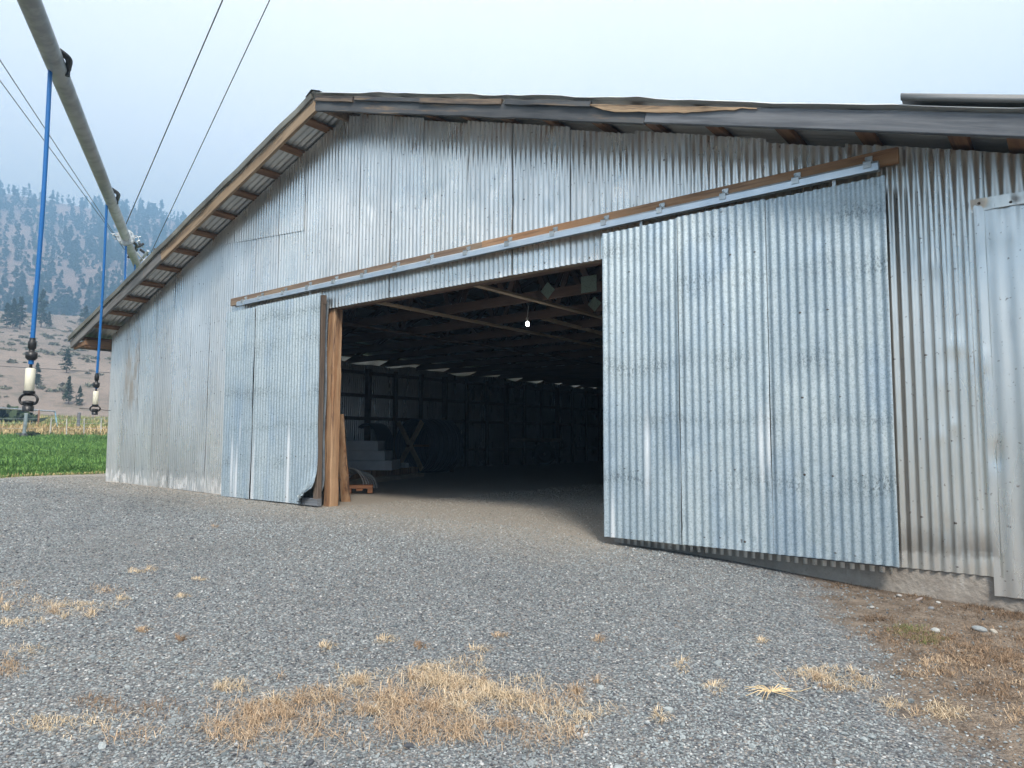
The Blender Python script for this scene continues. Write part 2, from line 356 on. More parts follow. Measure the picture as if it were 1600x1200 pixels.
class Corr:                                      # corrugated sheets gathered into one mesh
    def __init__(s): s.V = []; s.F = []; s.T = []; s.MI = []; s.n = 0
    def put(s, V, F, T, mi=0):
        s.V.append(V); s.F.append(F+s.n); s.T.append(T); s.MI.append(np.full(len(F), mi)); s.n += len(V)
    def sheet(s, x0, x1, zb, zt, y0, amp=.0095, pitch=PITCH, tint=(1, 1, 1), dz=.07, dents=6, lean=0., edge=.004, spots=None, warp=None, dmag=.007, phase=0., flat=None):
        n = max(int((x1-x0)/pitch*8), 4); x = np.linspace(x0, x1, n); hmax = float(np.max([zt(q)-zb(q) for q in x])); m = max(int(hmax/dz), 3)
        u = np.linspace(0, 1, m); X, U = np.meshgrid(x, u, indexing='ij')
        ZB = np.array([zb(q) for q in x])[:, None]; ZT = np.array([zt(q) for q in x])[:, None]; ZZ = ZB + (ZT-ZB)*U
        A = amp
        if flat is not None: A = amp*flat(X, ZZ)
        ph = 2*math.pi*(X-phase)/pitch; c = np.cos(ph); Yo = y0 - A*np.sign(c)*np.abs(c)**.8
        Yo = Yo + .0045*vnoise(X, ZZ, rng.integers(50), 3, 1.6)
        te = (X-x0)/(x1-x0); Yo = Yo - edge*(te**6)*(1+1.5*vnoise(ZZ, ZZ*0, rng.integers(99), 2, 1.3)) - edge*.5*((1-te)**8)
        for k in range(dents):
            cx = rng.uniform(x0, x1); cz = rng.uniform(ZZ.min(), ZZ.max()); r = rng.uniform(.025, .07)
            Yo = Yo + rng.choice([-1, 1, 1])*rng.uniform(.3, 1)*dmag*np.exp(-((X-cx)**2 + (ZZ-cz)**2)/(r*r))
        Xo = X + lean*(ZZ-ZZ.min())
        if warp is not None: Xo, Yo, ZZ = warp(Xo, Yo, ZZ)
        V = np.stack([Xo, Yo, ZZ], -1).reshape(-1, 3)
        tn = np.clip(np.array(tint)[None, :]*(1+.0*V[:, :1]), 0, 1)
        s.put(V, gridf(n, m), np.repeat(tn, 1, 0) if tn.shape[0] == len(V) else np.tile(tn, (len(V), 1)))
        if spots:
            for z in spots:
                q = x0 + rng.uniform(.03, .1)
                while q < x1-.02:
                    k = round((q-phase)/pitch); qx = k*pitch + phase
                    zz = z + rng.normal()*.012
                    if x0 < qx < x1 and zb(qx)+.02 < zz < zt(qx)-.03 and rng.random() < .85: s.nail(qx + lean*(zz-ZZ.min()), y0-amp-.003 if flat is None else y0-amp*.6-.004, zz)
                    q += pitch*rng.choice([2, 3, 3, 4])
    def nail(s, x, y, z, r=.0105):
        a = np.arange(6)*math.pi/3; V = np.concatenate([np.stack([x+r*np.cos(a), np.full(6, y+.005), z+r*np.sin(a)], 1), [[x, y-.004, z]], ])
        # quads from pairs of triangles
        F = np.array([[0, 1, 2, 6], [2, 3, 4, 6], [4, 5, 0, 6]]); s.put(V, F, np.ones((7, 3)), 1)
    def build(s, name, mats): return npmesh(name, np.concatenate(s.V), np.concatenate(s.F), mats, np.concatenate(s.T), True, None, np.concatenate(s.MI))
def rt_(base=1., d=.10, warm=0):
    b = base*(1+rng.uniform(-d, d)); wv = rng.uniform(-.02, .02)+warm; return (min(1, b*(1+wv)), b, min(1, b*(1-wv)))
OPL, OPR, ZH = -7.86, -3.35, 2.645           # door opening, header sheet bottom
NR = [.35, .95, 1.6, 2.3, 2.75, 3.45, 4.15, 4.8]
c = Corr()
gx = lambda x: g1(x, YF)+.005
seams = [XL, -14.02, -13.42, -12.80, -12.18, -11.55, -10.92, -10.28, -9.65, -9.02, -8.40, OPL]
for a, b in zip(seams[:-1], seams[1:]):
    up = a > -11.0 and b < -7.9
    cut = (lambda x: 4.06-.078*(x+10.6)) if up else None
    c.sheet(a-.02, b+.02, gx, (lambda x, cut=cut: min(ztop(x)-.02, cut(x))) if up else (lambda x: ztop(x)-.02), YF, tint=rt_(.96, .06, -.01), spots=NR, dents=9, lean=rng.normal()*.001)
    if up: c.sheet(a-.02, b+.02, (lambda x, cut=cut: cut(x)-.06), (lambda x: ztop(x)-.02), YF-.012, tint=rt_(.98, .08), spots=NR, dents=6, edge=.006)
hs = [OPL, -7.55, -6.75, -6.03, -5.25, -4.64, -3.92, OPR, -3.10, -2.60, -1.93, -1.28, -.60]
seams2 = [OPL, -7.20, -6.62, -6.03, -5.25, -4.66, -3.90, -3.13, -2.60, -1.935, -1.28, -.98]
for i, (a, b) in enumerate(zip(seams2[:-1], seams2[1:])):
    wide = abs(b+4.66) < .01
    lo = (lambda x: ZH + .0*x) if b <= -3.1 else (lambda x: 1.9)
    c.sheet(a-.02, b+.02, lo, (lambda x, i=i: ztop(x)-.02-(.03 if i % 3 == 0 else 0)), YF-.003*(i % 2), tint=rt_(1.0, .05, .012), spots=[2.70, 3.05, 3.45, 3.75, 4.4], dents=12, lean=rng.normal()*.0015, edge=.03 if wide else .007, dmag=.010)
# right of the opening, down to the foundation
zf = lambda x: -.065
seams3 = [OPR, -2.76, -2.15, -1.55, -1.10]
for a, b in zip(seams3[:-1], seams3[1:]):
    c.sheet(a, b+.02, zf, lambda x: 1.95, YF-.004, tint=rt_(.75, .05, .03), spots=[.05], dents=10, edge=.004)
# bare bay at the right of the door: wide clean sheets and their bright foot flange
def PR(x0): return dict(pitch=PITCH, phase=x0)
c.sheet(-1.10, -.42, lambda x: .0, lambda x: ztop(x)-.02, YF-.016, amp=.0095, tint=(.96, .99, 1), spots=[.33, .9, 1.5, 2.1, 2.35], dents=14, dmag=.009, edge=.010, dz=.05)
c.sheet(-1.12, -.415, lambda x: -.012, lambda x: .15, YF-.021, amp=.0095, tint=(.98, 1, 1), spots=[.03], dents=6, edge=.008, dz=.03)
fl = lambda X, ZZ: .8 + 0*X
c.sheet(-.47, .35, lambda x: -.135, lambda x: 2.53, YF-.028, amp=.0085, tint=(.93, .97, 1), spots=[-.03, .33, .8, 1.2, 1.8], dents=16, dmag=.012, edge=.004, flat=fl, pitch=.105, phase=-.47)
c.sheet(.33, XRt, lambda x: -.12, lambda x: 2.53, YF-.024, amp=.0085, tint=(.85, .9, .93), spots=[-.03, .33, .8, 1.2], dents=16, flat=fl, pitch=.105)
c.sheet(-.47, XRt, lambda x: 2.50, lambda x: ztop(x)-.02, YF-.010, amp=.0085, tint=(.92, .92, .9), dents=14, dmag=.012)
P(c.build('front_wall', [M_wall, M_nail]))
# crumpled flashing strip over the right bay
c = Corr(); c.sheet(-.50, XRt, lambda x: 2.49, lambda x: 2.575, YF-.045, amp=.003, pitch=.09, tint=(1, 1, .98), dents=40, dmag=.016, dz=.012, spots=[2.53]); P(c.build('flashing', [M_wall, M_nail]))
# side and back walls (inside face shows through the doorway)
c = Corr()
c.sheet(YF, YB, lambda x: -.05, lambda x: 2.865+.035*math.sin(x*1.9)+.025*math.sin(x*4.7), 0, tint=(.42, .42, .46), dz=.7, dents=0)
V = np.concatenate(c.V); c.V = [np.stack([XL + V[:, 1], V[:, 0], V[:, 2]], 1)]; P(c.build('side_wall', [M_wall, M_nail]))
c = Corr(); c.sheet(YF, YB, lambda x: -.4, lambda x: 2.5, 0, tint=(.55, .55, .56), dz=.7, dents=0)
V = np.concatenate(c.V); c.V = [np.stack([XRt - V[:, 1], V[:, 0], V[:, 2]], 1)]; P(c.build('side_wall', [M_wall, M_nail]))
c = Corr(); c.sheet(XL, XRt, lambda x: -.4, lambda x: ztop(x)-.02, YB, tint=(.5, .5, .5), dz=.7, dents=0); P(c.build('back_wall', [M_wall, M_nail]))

# foundation
M_con = NT('old_concrete'); cn = M_con.noise(3, 6, .7); cn2 = M_con.noise(30, 4, .7)
cc = M_con.mix(M_con.rng(cn, .3, .7), (.235, .205, .175), (.34, .31, .27)); cc = M_con.mix(M_con.math('MULTIPLY', M_con.rng(M_con.noise(8, 3, .6, stretch=(1, 1, .3)), .55, .7), .45), cc, (.46, .44, .41))
cc = M_con.mix(M_con.math('MULTIPLY', M_con.rng(cn2, .55, .7), .3), cc, (.14, .12, .10)); M_con.bump(M_con.math('ADD', cn2, M_con.math('MULTIPLY', M_con.vor(20), .5)), .8, .012); M_con = M_con.done(cc, .92)
xs = np.linspace(OPR-.05, XRt, 120); prof = [(-.0, -.6), (-.0, .0)]
nzv = np.linspace(-.7, .02, 18); X, ZZ = np.meshgrid(xs, nzv, indexing='ij'); Yv = YF-.004 + .006*vnoise(X, ZZ, 4, 4, 5)
V = np.concatenate([np.stack([X, Yv, ZZ], -1).reshape(-1, 3), np.stack([X, Yv+.2, ZZ], -1).reshape(-1, 3)]); F = gridf(len(xs), 18); n0 = len(xs)*18
T = np.array([[i*18+17, (i+1)*18+17, n0+(i+1)*18+17, n0+i*18+17] for i in range(len(xs)-1)])
F = np.concatenate([F, F[:, ::-1]+n0, T, [[j, n0+j, n0+j+1, j+1] for j in range(17)]])
P(npmesh('foundation', V, F, M_con, smooth=False))

# woods
W_old = m_wood('weathered_brown_wood', (.16, .11, .08), (.27, .20, .14), (.07, .045, .03), axis=0)
W_purl = m_wood('stained_purlin_wood', (.17, .09, .05), (.26, .15, .085), (.05, .03, .02), axis=1)
W_char = m_wood('charred_grey_wood', (.045, .05, .058), (.10, .105, .11), (.26, .18, .11), axis=0, amt=.85, slope=-.3215)
W_fl = m_wood('weathered_brown_verge', (.23, .16, .10), (.35, .26, .175), (.08, .055, .04), axis=0, amt=.7, slope=.3215)
W_gl = m_wood('grey_verge_left', (.12, .115, .11), (.21, .20, .19), (.045, .04, .035), axis=0, amt=.6, slope=.3215)
W_gr = m_wood('grey_verge_right', (.085, .095, .11), (.18, .19, .205), (.05, .055, .065), axis=0, amt=.6, slope=-.3215)
W_grey = m_wood('silver_grey_wood', (.10, .11, .125), (.19, .20, .215), (.045, .045, .05), axis=0, amt=.5)
W_dk = m_wood('dark_frame_wood', (.10, .075, .06), (.17, .13, .10), (.04, .03, .03), axis=2, amt=.5)
W_new = m_wood('fresh_pine_board', (.28, .155, .08), (.38, .235, .14), (.12, .065, .04), axis=0, amt=.7)
W_post = m_wood('orange_post_wood', (.27, .14, .07), (.42, .27, .16), (.07, .035, .025), axis=2, amt=1, streak=2)
W_truss = m_wood('truss_wood', (.115, .075, .058), (.16, .105, .08), (.06, .04, .035), axis=0, amt=.4)
W_light = m_wood('light_board', (.42, .32, .22), (.52, .42, .30), (.25, .17, .1), axis=1, amt=.3)

# roof: corrugated sheets, ribs run down the slope
SL = .3285; cs_ = math.cos(math.atan(SL))
def zroof(x): return 4.345+.90 + .085 - SL*abs(x-XA)          # underside line
M_roof = NT('roof_metal'); a_ = M_roof.attr('tint'); rc = M_roof.mix(M_roof.rng(M_roof.noise(2, 5, .6), .35, .65), (.72, .73, .72), (.58, .59, .59))
M_roof = M_roof.done(M_roof.mix(1, rc, a_['Color'], 'MULTIPLY'), .45, .5)
def roof_side(sign, xe, lift=None, name='roof'):
    cV = []; cF = []; n = 0; T = []
    ss = np.linspace(0, abs(xe-XA), 60)
    ny1 = int((9.0-YR)/.085*8); ys = np.concatenate([np.linspace(YR-.035, 9.0, ny1), np.linspace(9.02, YB+.5, 200)])
    S, Y = np.meshgrid(ss, ys, indexing='ij'); X = XA + sign*S
    H = 4.43+.90 + .018 - SL*S + .010*np.cos(2*math.pi*Y/.085) + .012*vnoise(S, Y, 11, 3, .8)
    edge = np.exp(-(Y-YR+.035)/.22)
    H = H + edge*((.05 if sign > 0 else .03)*np.clip(vnoise(S, S*0, 21 if sign > 0 else 22, 4, 1.7)+.2, 0, 1) + .004)
    if lift is not None: H = H + lift(X, Y)
    V = np.stack([X, Y, H], -1).reshape(-1, 3)
    F = gridf(len(ss), len(ys))
    if sign < 0: F = F[:, ::-1]
    V2 = V.copy(); V2[:, 2] += .004
    V = np.concatenate([V, V2]); F = np.concatenate([F[:, ::-1], F+len(V2)])
    # front rim
    m = len(ys); rim = np.array([[i*m, (i+1)*m, (i+1)*m+len(V2), i*m+len(V2)] for i in range(len(ss)-1)]); F = np.concatenate([F, rim])
    return P(npmesh(name, V, F, M_roof, np.ones(3)*.95, True))
roof_side(-1, -15.30, lambda X, Y: .03*sstep(-X, 13.9, 14.0))
roof_side(1, XRt+.45)
c = MB()
for k in range(7):                                # the raised overlapping sheets at the right end of the verge
    x0 = -.82 + k*.0; break
X0, X1 = -.82, XRt+.5; ys = np.linspace(YR-.05, 6.6, 120); ss = np.linspace(X0, X1, 12); S, Y = np.meshgrid(ss, ys, indexing='ij')
H = 5.33+.065 - SL*(S-XA)+.012*np.cos(2*math.pi*Y/.085); V = np.stack([S, Y, H], -1).reshape(-1, 3); V2 = V.copy(); V2[:, 2] += .045; m = len(ys)
F = gridf(len(ss), m); rim = np.array([[i*m, (i+1)*m, (i+1)*m+len(V), i*m+len(V)] for i in range(len(ss)-1)]); r2 = np.array([[j+1, j, j+len(V), j+1+len(V)] for j in range(m-1)])
P(npmesh('roof_cap', np.concatenate([V, V2]), np.concatenate([F[:, ::-1], F+len(V), rim, r2]), M_roof, np.ones(3)*.3, True))
# ridge cap
c = MB(); c.add([(XA-.14, YR-.05, 5.33+.0), (XA, YR-.06, 5.385), (XA+.16, YR-.05, 5.325), (XA-.14, YB+.5, 5.33), (XA, YB+.5, 5.385), (XA+.16, YB+.5, 5.325)], [(0, 1, 4, 3), (1, 2, 5, 4)]); P(c.build('ridge_cap', plain('ridge_metal', (.12, .11, .10), .7, .3)))
# verge fascias
def fz(x): return 4.22+.90 - .3215*abs(x-(XA+.03))            # fascia bottom
def fascia(name, x0, x1, h, mat, y=YR, th=.045, dz=0, seg=10, warp=.006):
    c = MB(); a = Vector((x0, y+th/2, fz(x0)+h/2+dz)); b = Vector((x1, y+th/2, fz(x1)+h/2+dz)); c.beam(a, b, th, h*.95, seg=seg, warp=warp, up=(0, 0, 1)); return P(c.build(name, mat))
fascia('fascia', XA+.0, -12.2, .165, W_fl); fascia('fascia', -11.6, -15.24, .16, W_gl, YR-.006, dz=-.004)
o = fascia('fascia', XA+.02, -2.76, .158, W_char, seg=20, warp=.007); o['label'] = 'blackened bowed fascia board with bare wood showing'
o = fascia('fascia', -2.75, XRt+.4, .15, W_gr, YR-.004, seg=8, warp=.002, dz=.004); o['label'] = 'newer silver grey fascia board'
c = MB(); vs = []; N_ = 26
for k in range(N_+1):
    t = k/N_; x = -3.35+1.55*t; hh = .062*min(1, t*5+.15)*min(1, (1-t)*2.2+.06)+random.uniform(-.006, .006); zt2 = fz(x)+.150+random.uniform(-.003, .003); zb2 = zt2-max(hh, .008)
    vs += [(x, YR-.020, zb2), (x, YR-.020, zt2), (x, YR-.008, zt2), (x, YR-.008, zb2)]
c.add(vs, [(k*4+j, k*4+(j+1) % 4, k*4+4+(j+1) % 4, k*4+4+j) for k in range(N_) for j in range(4)] + [(0, 1, 2, 3), (N_*4+3, N_*4+2, N_*4+1, N_*4)]); P(c.build('split_board', m_wood('raw_split_wood', (.27, .18, .11), (.42, .30, .19), (.06, .045, .035), axis=0, amt=1, slope=-.3215)))
W_bare = m_wood('bare_split_wood', (.23, .17, .12), (.08, .07, .065), (.04, .038, .038), axis=0, amt=1.0, slope=-.3215)
for xa_, xb_, dz_, h_, m_ in ((-7.45, -6.70, .150, .065, W_bare), (-6.66, -5.30, .156, .045, W_char), (-5.52, -4.35, .148, .055, W_bare), (-4.30, -3.30, .153, .05, W_char)):
    c = MB(); c.beam((xa_, YR-.012, fz(xa_)+dz_), (xb_, YR-.010, fz(xb_)+dz_+random.uniform(-.006, .006)), .03, h_, seg=5, warp=.004); P(c.build('trim_board', m_))
# upper drip edge along the left verge
c = MB(); c.beam((XA-.02, YR-.025, fz(XA)+.205), (-15.27, YR-.025, fz(-15.27)+.20), .03, .085, seg=22, warp=.006); P(c.build('verge_strip', plain('olive_verge_metal', (.17, .165, .14), .6, .4, var=.4, scale=2)))
# purlins
for i in range(13):
    s_ = .42 + i*.595
    for sg in (-1, 1):
        x = XA + sg*s_/1.0
        if x > XRt+.3: continue
        c = MB(); n_ = Vector((sg*SL, 0, 1)).normalized(); p = Vector((x, 0, 5.33+.003 - SL*s_))-n_*.026
        c.beam(p+Vector((0, YR+.045, 0)), p+Vector((0, 6.6 if i > 11 else YB, 0)), .12, .04, up=n_); P(c.build('purlin', W_purl))
for k in range(3):
    x = -.2 + k*.595; c = MB(); n_ = Vector((SL, 0, 1)).normalized(); p = Vector((x, 0, 5.33 - SL*(x-XA)))-n_*.026
    c.beam(p+Vector((0, YR+.05, 0)), p+Vector((0, 7, 0)), .12, .04, up=n_); P(c.build('purlin', W_purl))
c = MB(); c.beam((XA, YR+.05, 5.24), (XA, YB, 5.24), .06, .15); P(c.build('ridge_beam', W_old))
# left eave: edge board and the dark box it forms with the wall plate
c = MB(); c.beam((-15.23, YR+.04, 2.70), (-15.23, YB, 2.70), .035, .13); P(c.build('eave_board', W_grey))
c = MB(); c.beam((-14.70, YR+.06, 2.69), (-14.70, YB, 2.69), .05, .15); P(c.build('wall_plate', W_purl))
c = MB(); c.beam((-15.21, YR+.07, 2.655), (-14.66, YR+.07, 2.70), .05, .09); c.beam((-15.2, YR+.3, 2.66), (-14.68, YR+.3, 2.70), .3, .02); P(c.build('eave_board', W_purl))

# sliding door track and its ledger board
def facpt(px, py, Y): x, z = fac(px, py, Y); return Vector((x, Y, z))
yb = YF-.055
A0 = facpt(362, 469+5, yb); B0 = facpt(1404, 240, yb); zl = (A0.z+B0.z)/2
c = MB(); c.beam((A0.x, yb, zl+.0), (-5.0, yb, zl+.0), .038, .115, seg=5, warp=.002); o = P(c.build('ledger_board', W_old))
c = MB(); c.beam((-5.0, yb, zl+.002), (B0.x, yb, zl+.002), .038, .12); P(c.build('ledger_board', W_new))
M_trk = NT('track_metal'); M_trk = M_trk.done(M_trk.mix(M_trk.rng(M_trk.noise(3, 4), .3, .7), (.50, .56, .61), (.62, .67, .71)), .38, .75)
yt = YF-.115; xa, _ = fac(372, 470, yt); xb, _ = fac(1373, 255, yt); zt_ = fac(1100, 318, yt)[1]
pr = [(-.028, -.035), (-.028, .018), (-.018, .034), (0, .040), (.018, .034), (.028, .018), (.028, -.035), (.022, -.035), (.022, .015), (0, .033), (-.022, .015), (-.022, -.035)]
c = MB(); xs = np.linspace(xa, xb, 16); vs = []; fs = []
for i, x in enumerate(xs): vs += [(x, yt+q[0], zt_+q[1]+random.uniform(-.002, .002)) for q in pr]
for i in range(15):
    for k in range(12): fs.append((i*12+k, i*12+(k+1) % 12, i*12+12+(k+1) % 12, i*12+12+k))
c.add(vs, fs + [tuple(range(12)), tuple(range(180, 192))[::-1]]); trk = P(c.build('door_track', M_trk))
M_zinc = plain('zinc_bracket', (.42, .45, .46), .45, .7)
bx = [fac(p, q, yt)[0] for p, q in ((381, 462), (407, 458), (444, 450), (482, 442), (523, 436), (568, 425), (619, 414), (672, 405), (729, 393), (794, 380), (865, 364), (945, 347), (1032, 327), (1131, 304), (1244, 279), (1356, 254))]
for x in bx:
    c = MB(); c.box((x, YF-.078, zt_+.065), (.05, .008, .07)); c.box((x, yt, zt_+.043), (.05, .07, .006)); c.box((x, yt-.032, zt_+.018), (.055, .006, .055)); c.box((x+.02, YF-.085, zt_+.07), (.012, .012, .012), 0); c.box((x-.02, YF-.085, zt_+.085), (.012, .012, .012), 0)
    o = c.build('bracket', M_zinc, trk)
# header timber under the cladding, hidden behind track
c = MB(); c.beam((OPL+.05, YF+.05, ZH+.015), (OPR, YF+.05, ZH+.015), .06, .05, seg=6, warp=.002); P(c.build('header_board', W_old))
c = MB(); c.beam((OPL+.05, YF+.13, ZH+.12), (OPR, YF+.13, ZH+.12), .09, .24); P(c.build('header_beam', W_truss))
# jamb posts
c = MB(); pts = 12; c.beam((-7.795, YF+.10, -.05), (-7.785, YF+.10, ZH+.05), .15, .14, seg=20, warp=.006, up=(0, 1, 0)); P(c.build('door_post', W_post))
c = MB(); c.beam((OPR+.12, YF+.13, -.2), (OPR+.12, YF+.13, ZH+.05), .2, .19, up=(0, 1, 0)); P(c.build('door_post', W_post))
# curled edge sheet beside the post
ev = NT('dark_edge_metal'); ev = ev.done(ev.mix(ev.rng(ev.noise(6, 4), .3, .7), (.13, .15, .17), (.25, .28, .30)), .45, .6)
n = 14; zz = np.linspace(.0, ZH+.1, 40); prx = np.linspace(0, 1, n); U, ZZ = np.meshgrid(prx, zz, indexing='ij')
Xv = OPL + .0 + .075*U + .012*np.sin(ZZ*5)*U; Yv = YF-.02-.03*np.sin(U*3.1) + .10*U*sstep(ZZ, .35, .0)*-1
P(npmesh('edge_trim', np.stack([Xv, Yv, ZZ], -1).reshape(-1, 3), gridf(n, 40), ev, smooth=True))

# sliding doors
M_dr = m_doormetal([(2.62, .12, 1.), (2.2, .18, 1.), (1.55, .16, 1.), (1.05, .08, .7), (.55, .14, 1.)])
def door(name, pxs, zb, zt, frame_l=True, crumple=False, label=None, leanr=0):
    d = P(empty(name, (0, 0, 0))); d.matrix_parent_inverse = Matrix.Translation((7.5, -YF, 0))
    if label: d['label'] = label
    for i, (a, b) in enumerate(zip(pxs[:-1], pxs[1:])):
        c = Corr(); warp = None
        if crumple and i == len(pxs)-2:
            def warp(X, Y, ZZ, b=b):
                t = np.clip(1-np.hypot((X-(b+.02))/.62, (ZZ-(zb-.02))/.52), 0, 1); t2 = t*t*(3-2*t)
                Y = Y*1 - .055*t2*sstep(X, b-.55, b) - .030*np.abs(vnoise(X*1.0, ZZ, 8, 3, 9))*t2*4 + .012*t2*np.sin(X*40+ZZ*60)
                k = sstep(t, .30, .95); X2 = X - .17*k - .03*vnoise(X, ZZ, 3, 2, 6)*k; Z2 = ZZ + .13*sstep(t, .45, 1)
                return X2, Y, Z2
        c.sheet(a-(.015 if i == 0 else -.001), b+(.015 if i == len(pxs)-2 else -.001), lambda x: zb + (leanr*(x-pxs[0])), lambda x: zt - .0*x + (.012 if i % 2 else 0), YD-.004*((i+1) % 2), tint=rt_(1.0 if i else .97, .05), spots=[zb+.06, zb+.62, zb+1.2, zb+1.85, zb+2.4, zb+2.8], dents=10, dz=.05, lean=rng.normal()*.0008, edge=.014, warp=warp, dmag=.008)
        o = c.build('metal_sheet', [M_dr, M_nail]); o.parent = d
    x0, x1 = pxs[0], pxs[-1]; yw = YD+.035+.012
    W = W_dk
    for nm, a, b, wd, ht, upv in (('stile', (x0+.05, yw, zb+.03), (x0+.05, yw, zt-.02), .09, .07, (0, 1, 0)), ('stile', (x1-.05, yw, zb+.02), (x1-.05, yw, zt-.02), .09, .07, (0, 1, 0)),
                                  ('rail', (x0, yw+.002, zt-.07), (x1, yw+.002, zt-.07), .066, .12, Z), ('rail', (x0+.1, yw, zb+1.85), (x1-.1, yw, zb+1.85), .06, .12, Z), ('rail', (x0+.1, yw, zb+1.0), (x1-.1, yw, zb+1.0), .06, .12, Z), ('rail', (x0, yw-.003, zb+.05), (x1+.0, yw-.003, zb+.035), .066, .10, Z)):
        c = MB(); c.beam(a, b, wd, ht, up=upv); o = c.build(nm, W_grey if nm == 'rail' and ht == .10 else W); o.parent = d
    for x in (x0+.35, x1-.35):
        c = MB(); c.box((x, YD+.07, zt+.03), (.025, .008, .14)); c.lathe((x, YD+.06, zt+.095), [(.001, -.012), (.022, -.012), (.022, .012), (.001, .012)], 12, 0, 'y'); o = c.build('hanger', M_zinc); o.parent = d
    return d
zdt = fac(1100, 333, YD)[1]; zdb = fac(1402, 878, YD)[1]
rx = [fac(946, 600, YD)[0], fac(1062, 500, YD)[0], fac(1203, 600, YD)[0], fac(1390, 560, YD)[0]]
lx = [fac(352, 620, YD)[0], fac(397, 620, YD)[0], fac(499, 600, YD)[0]]
ztl = fac(430, 468, YD)[1]
print('doors', zdt, zdb, rx, lx, ztl, zl, zt_)
door('sliding_door', rx, .015, zdt, label='wide galvanised sliding door with bluish mottled sheets')
door('sliding_door', lx, .03, zdt-.02, crumple=True, label='narrower sliding door with its lower corner crumpled')

# interior: wall studs, girts, trusses, runners
for i in range(30):
    y = 6.3 + i*.965; c = MB(); c.beam((XL+.12, y, 0), (XL+.12, y, 2.72), .10 if i % 3 else .16, .10, up=(0, 1, 0)); P(c.build('wall_stud', W_truss))
for z in (.55, 1.42, 2.02, 2.62):
    c = MB(); c.beam((XL+.04, YF+.1, z), (XL+.04, YB-.1, z), .04, .09); P(c.build('girt', W_truss))
M_plate = NT('punched_plate'); vx = M_plate.vor(55, vec=M_plate.obj); M_plate = M_plate.done(M_plate.mix(M_plate.rng(vx, .18, .30), (.08, .11, .09), (.34, .44, .38)), .45, .5)
ZC = 2.90
nodes_b = [XL+.1, -11.4, -9.0, -6.0, -3.6, -.4]
for i in range(20):
    y = 6.63 + i*1.22
    t = P(empty('roof_truss', (0, y, 0))); t.matrix_parent_inverse = Matrix.Translation((7.5, -YF, 0))
    def put(nm, segs, mat=W_truss):
        for a, b, h in segs:
            c = MB(); c.beam((a[0], a[2] if len(a) > 2 else 0, a[1]), (b[0], b[2] if len(b) > 2 else 0, b[1]), .04, h); o = c.build(nm, mat); o.parent = t
    put('bottom_chord', [((XL+.1, ZC), (-.4, ZC), .14)])
    rf = lambda x: 5.33-.055-SL*abs(x-XA)-.07
    put('top_chord', [((XL-.55 if i else XL, rf(XL-.5)), (XA, rf(XA)), .10), ((XA, rf(XA)), (-.3, rf(-.3)), .10)])
    web = []
    tp = [-11.0, -9.25, XA, -5.75, -4.0]
    for a, b in ((-12.2, -11.0), (-10.0, -11.0), (-10.0, -9.25), (-8.6, -9.25), (-8.6, XA), (-6.4, XA), (-6.4, -5.75), (-4.95, -5.75), (-4.95, -4.0), (-2.8, -4.0)): web.append(((a, ZC, .042), (b, rf(b), .042), .09))
    web.append(((-5.75, ZC, .042), (-5.75, rf(-5.75), .042), .09)); web.append(((-9.25, ZC, .042), (-9.25, rf(-9.25), .042), .09))
    put('web', web)
    if 0 < i < 4:
        for a, wd_, hh, rt in ((-4.95, .24, .22, 0), (-5.62, .17, .17, .78)):
            c = MB(); c.box((a, -.026, ZC+.05), (wd_, .004, hh), M=Matrix.Rotation(rt, 3, 'Y')); o = c.build('gusset_plate', M_plate); o.parent = t
for x, mt in ((-9.5, W_truss), (-7.62, W_light), (-5.77, W_light)):
    c = MB(); c.beam((x, 6.0, ZC-.085), (x+.08, 30, ZC-.085), .09, .035); P(c.build('runner_board', mt))
c = MB(); c.beam((-6.9, 9.4, 2.92), (-6.3, 11.6, 2.70), .03, .06); P(c.build('brace_board', W_light))

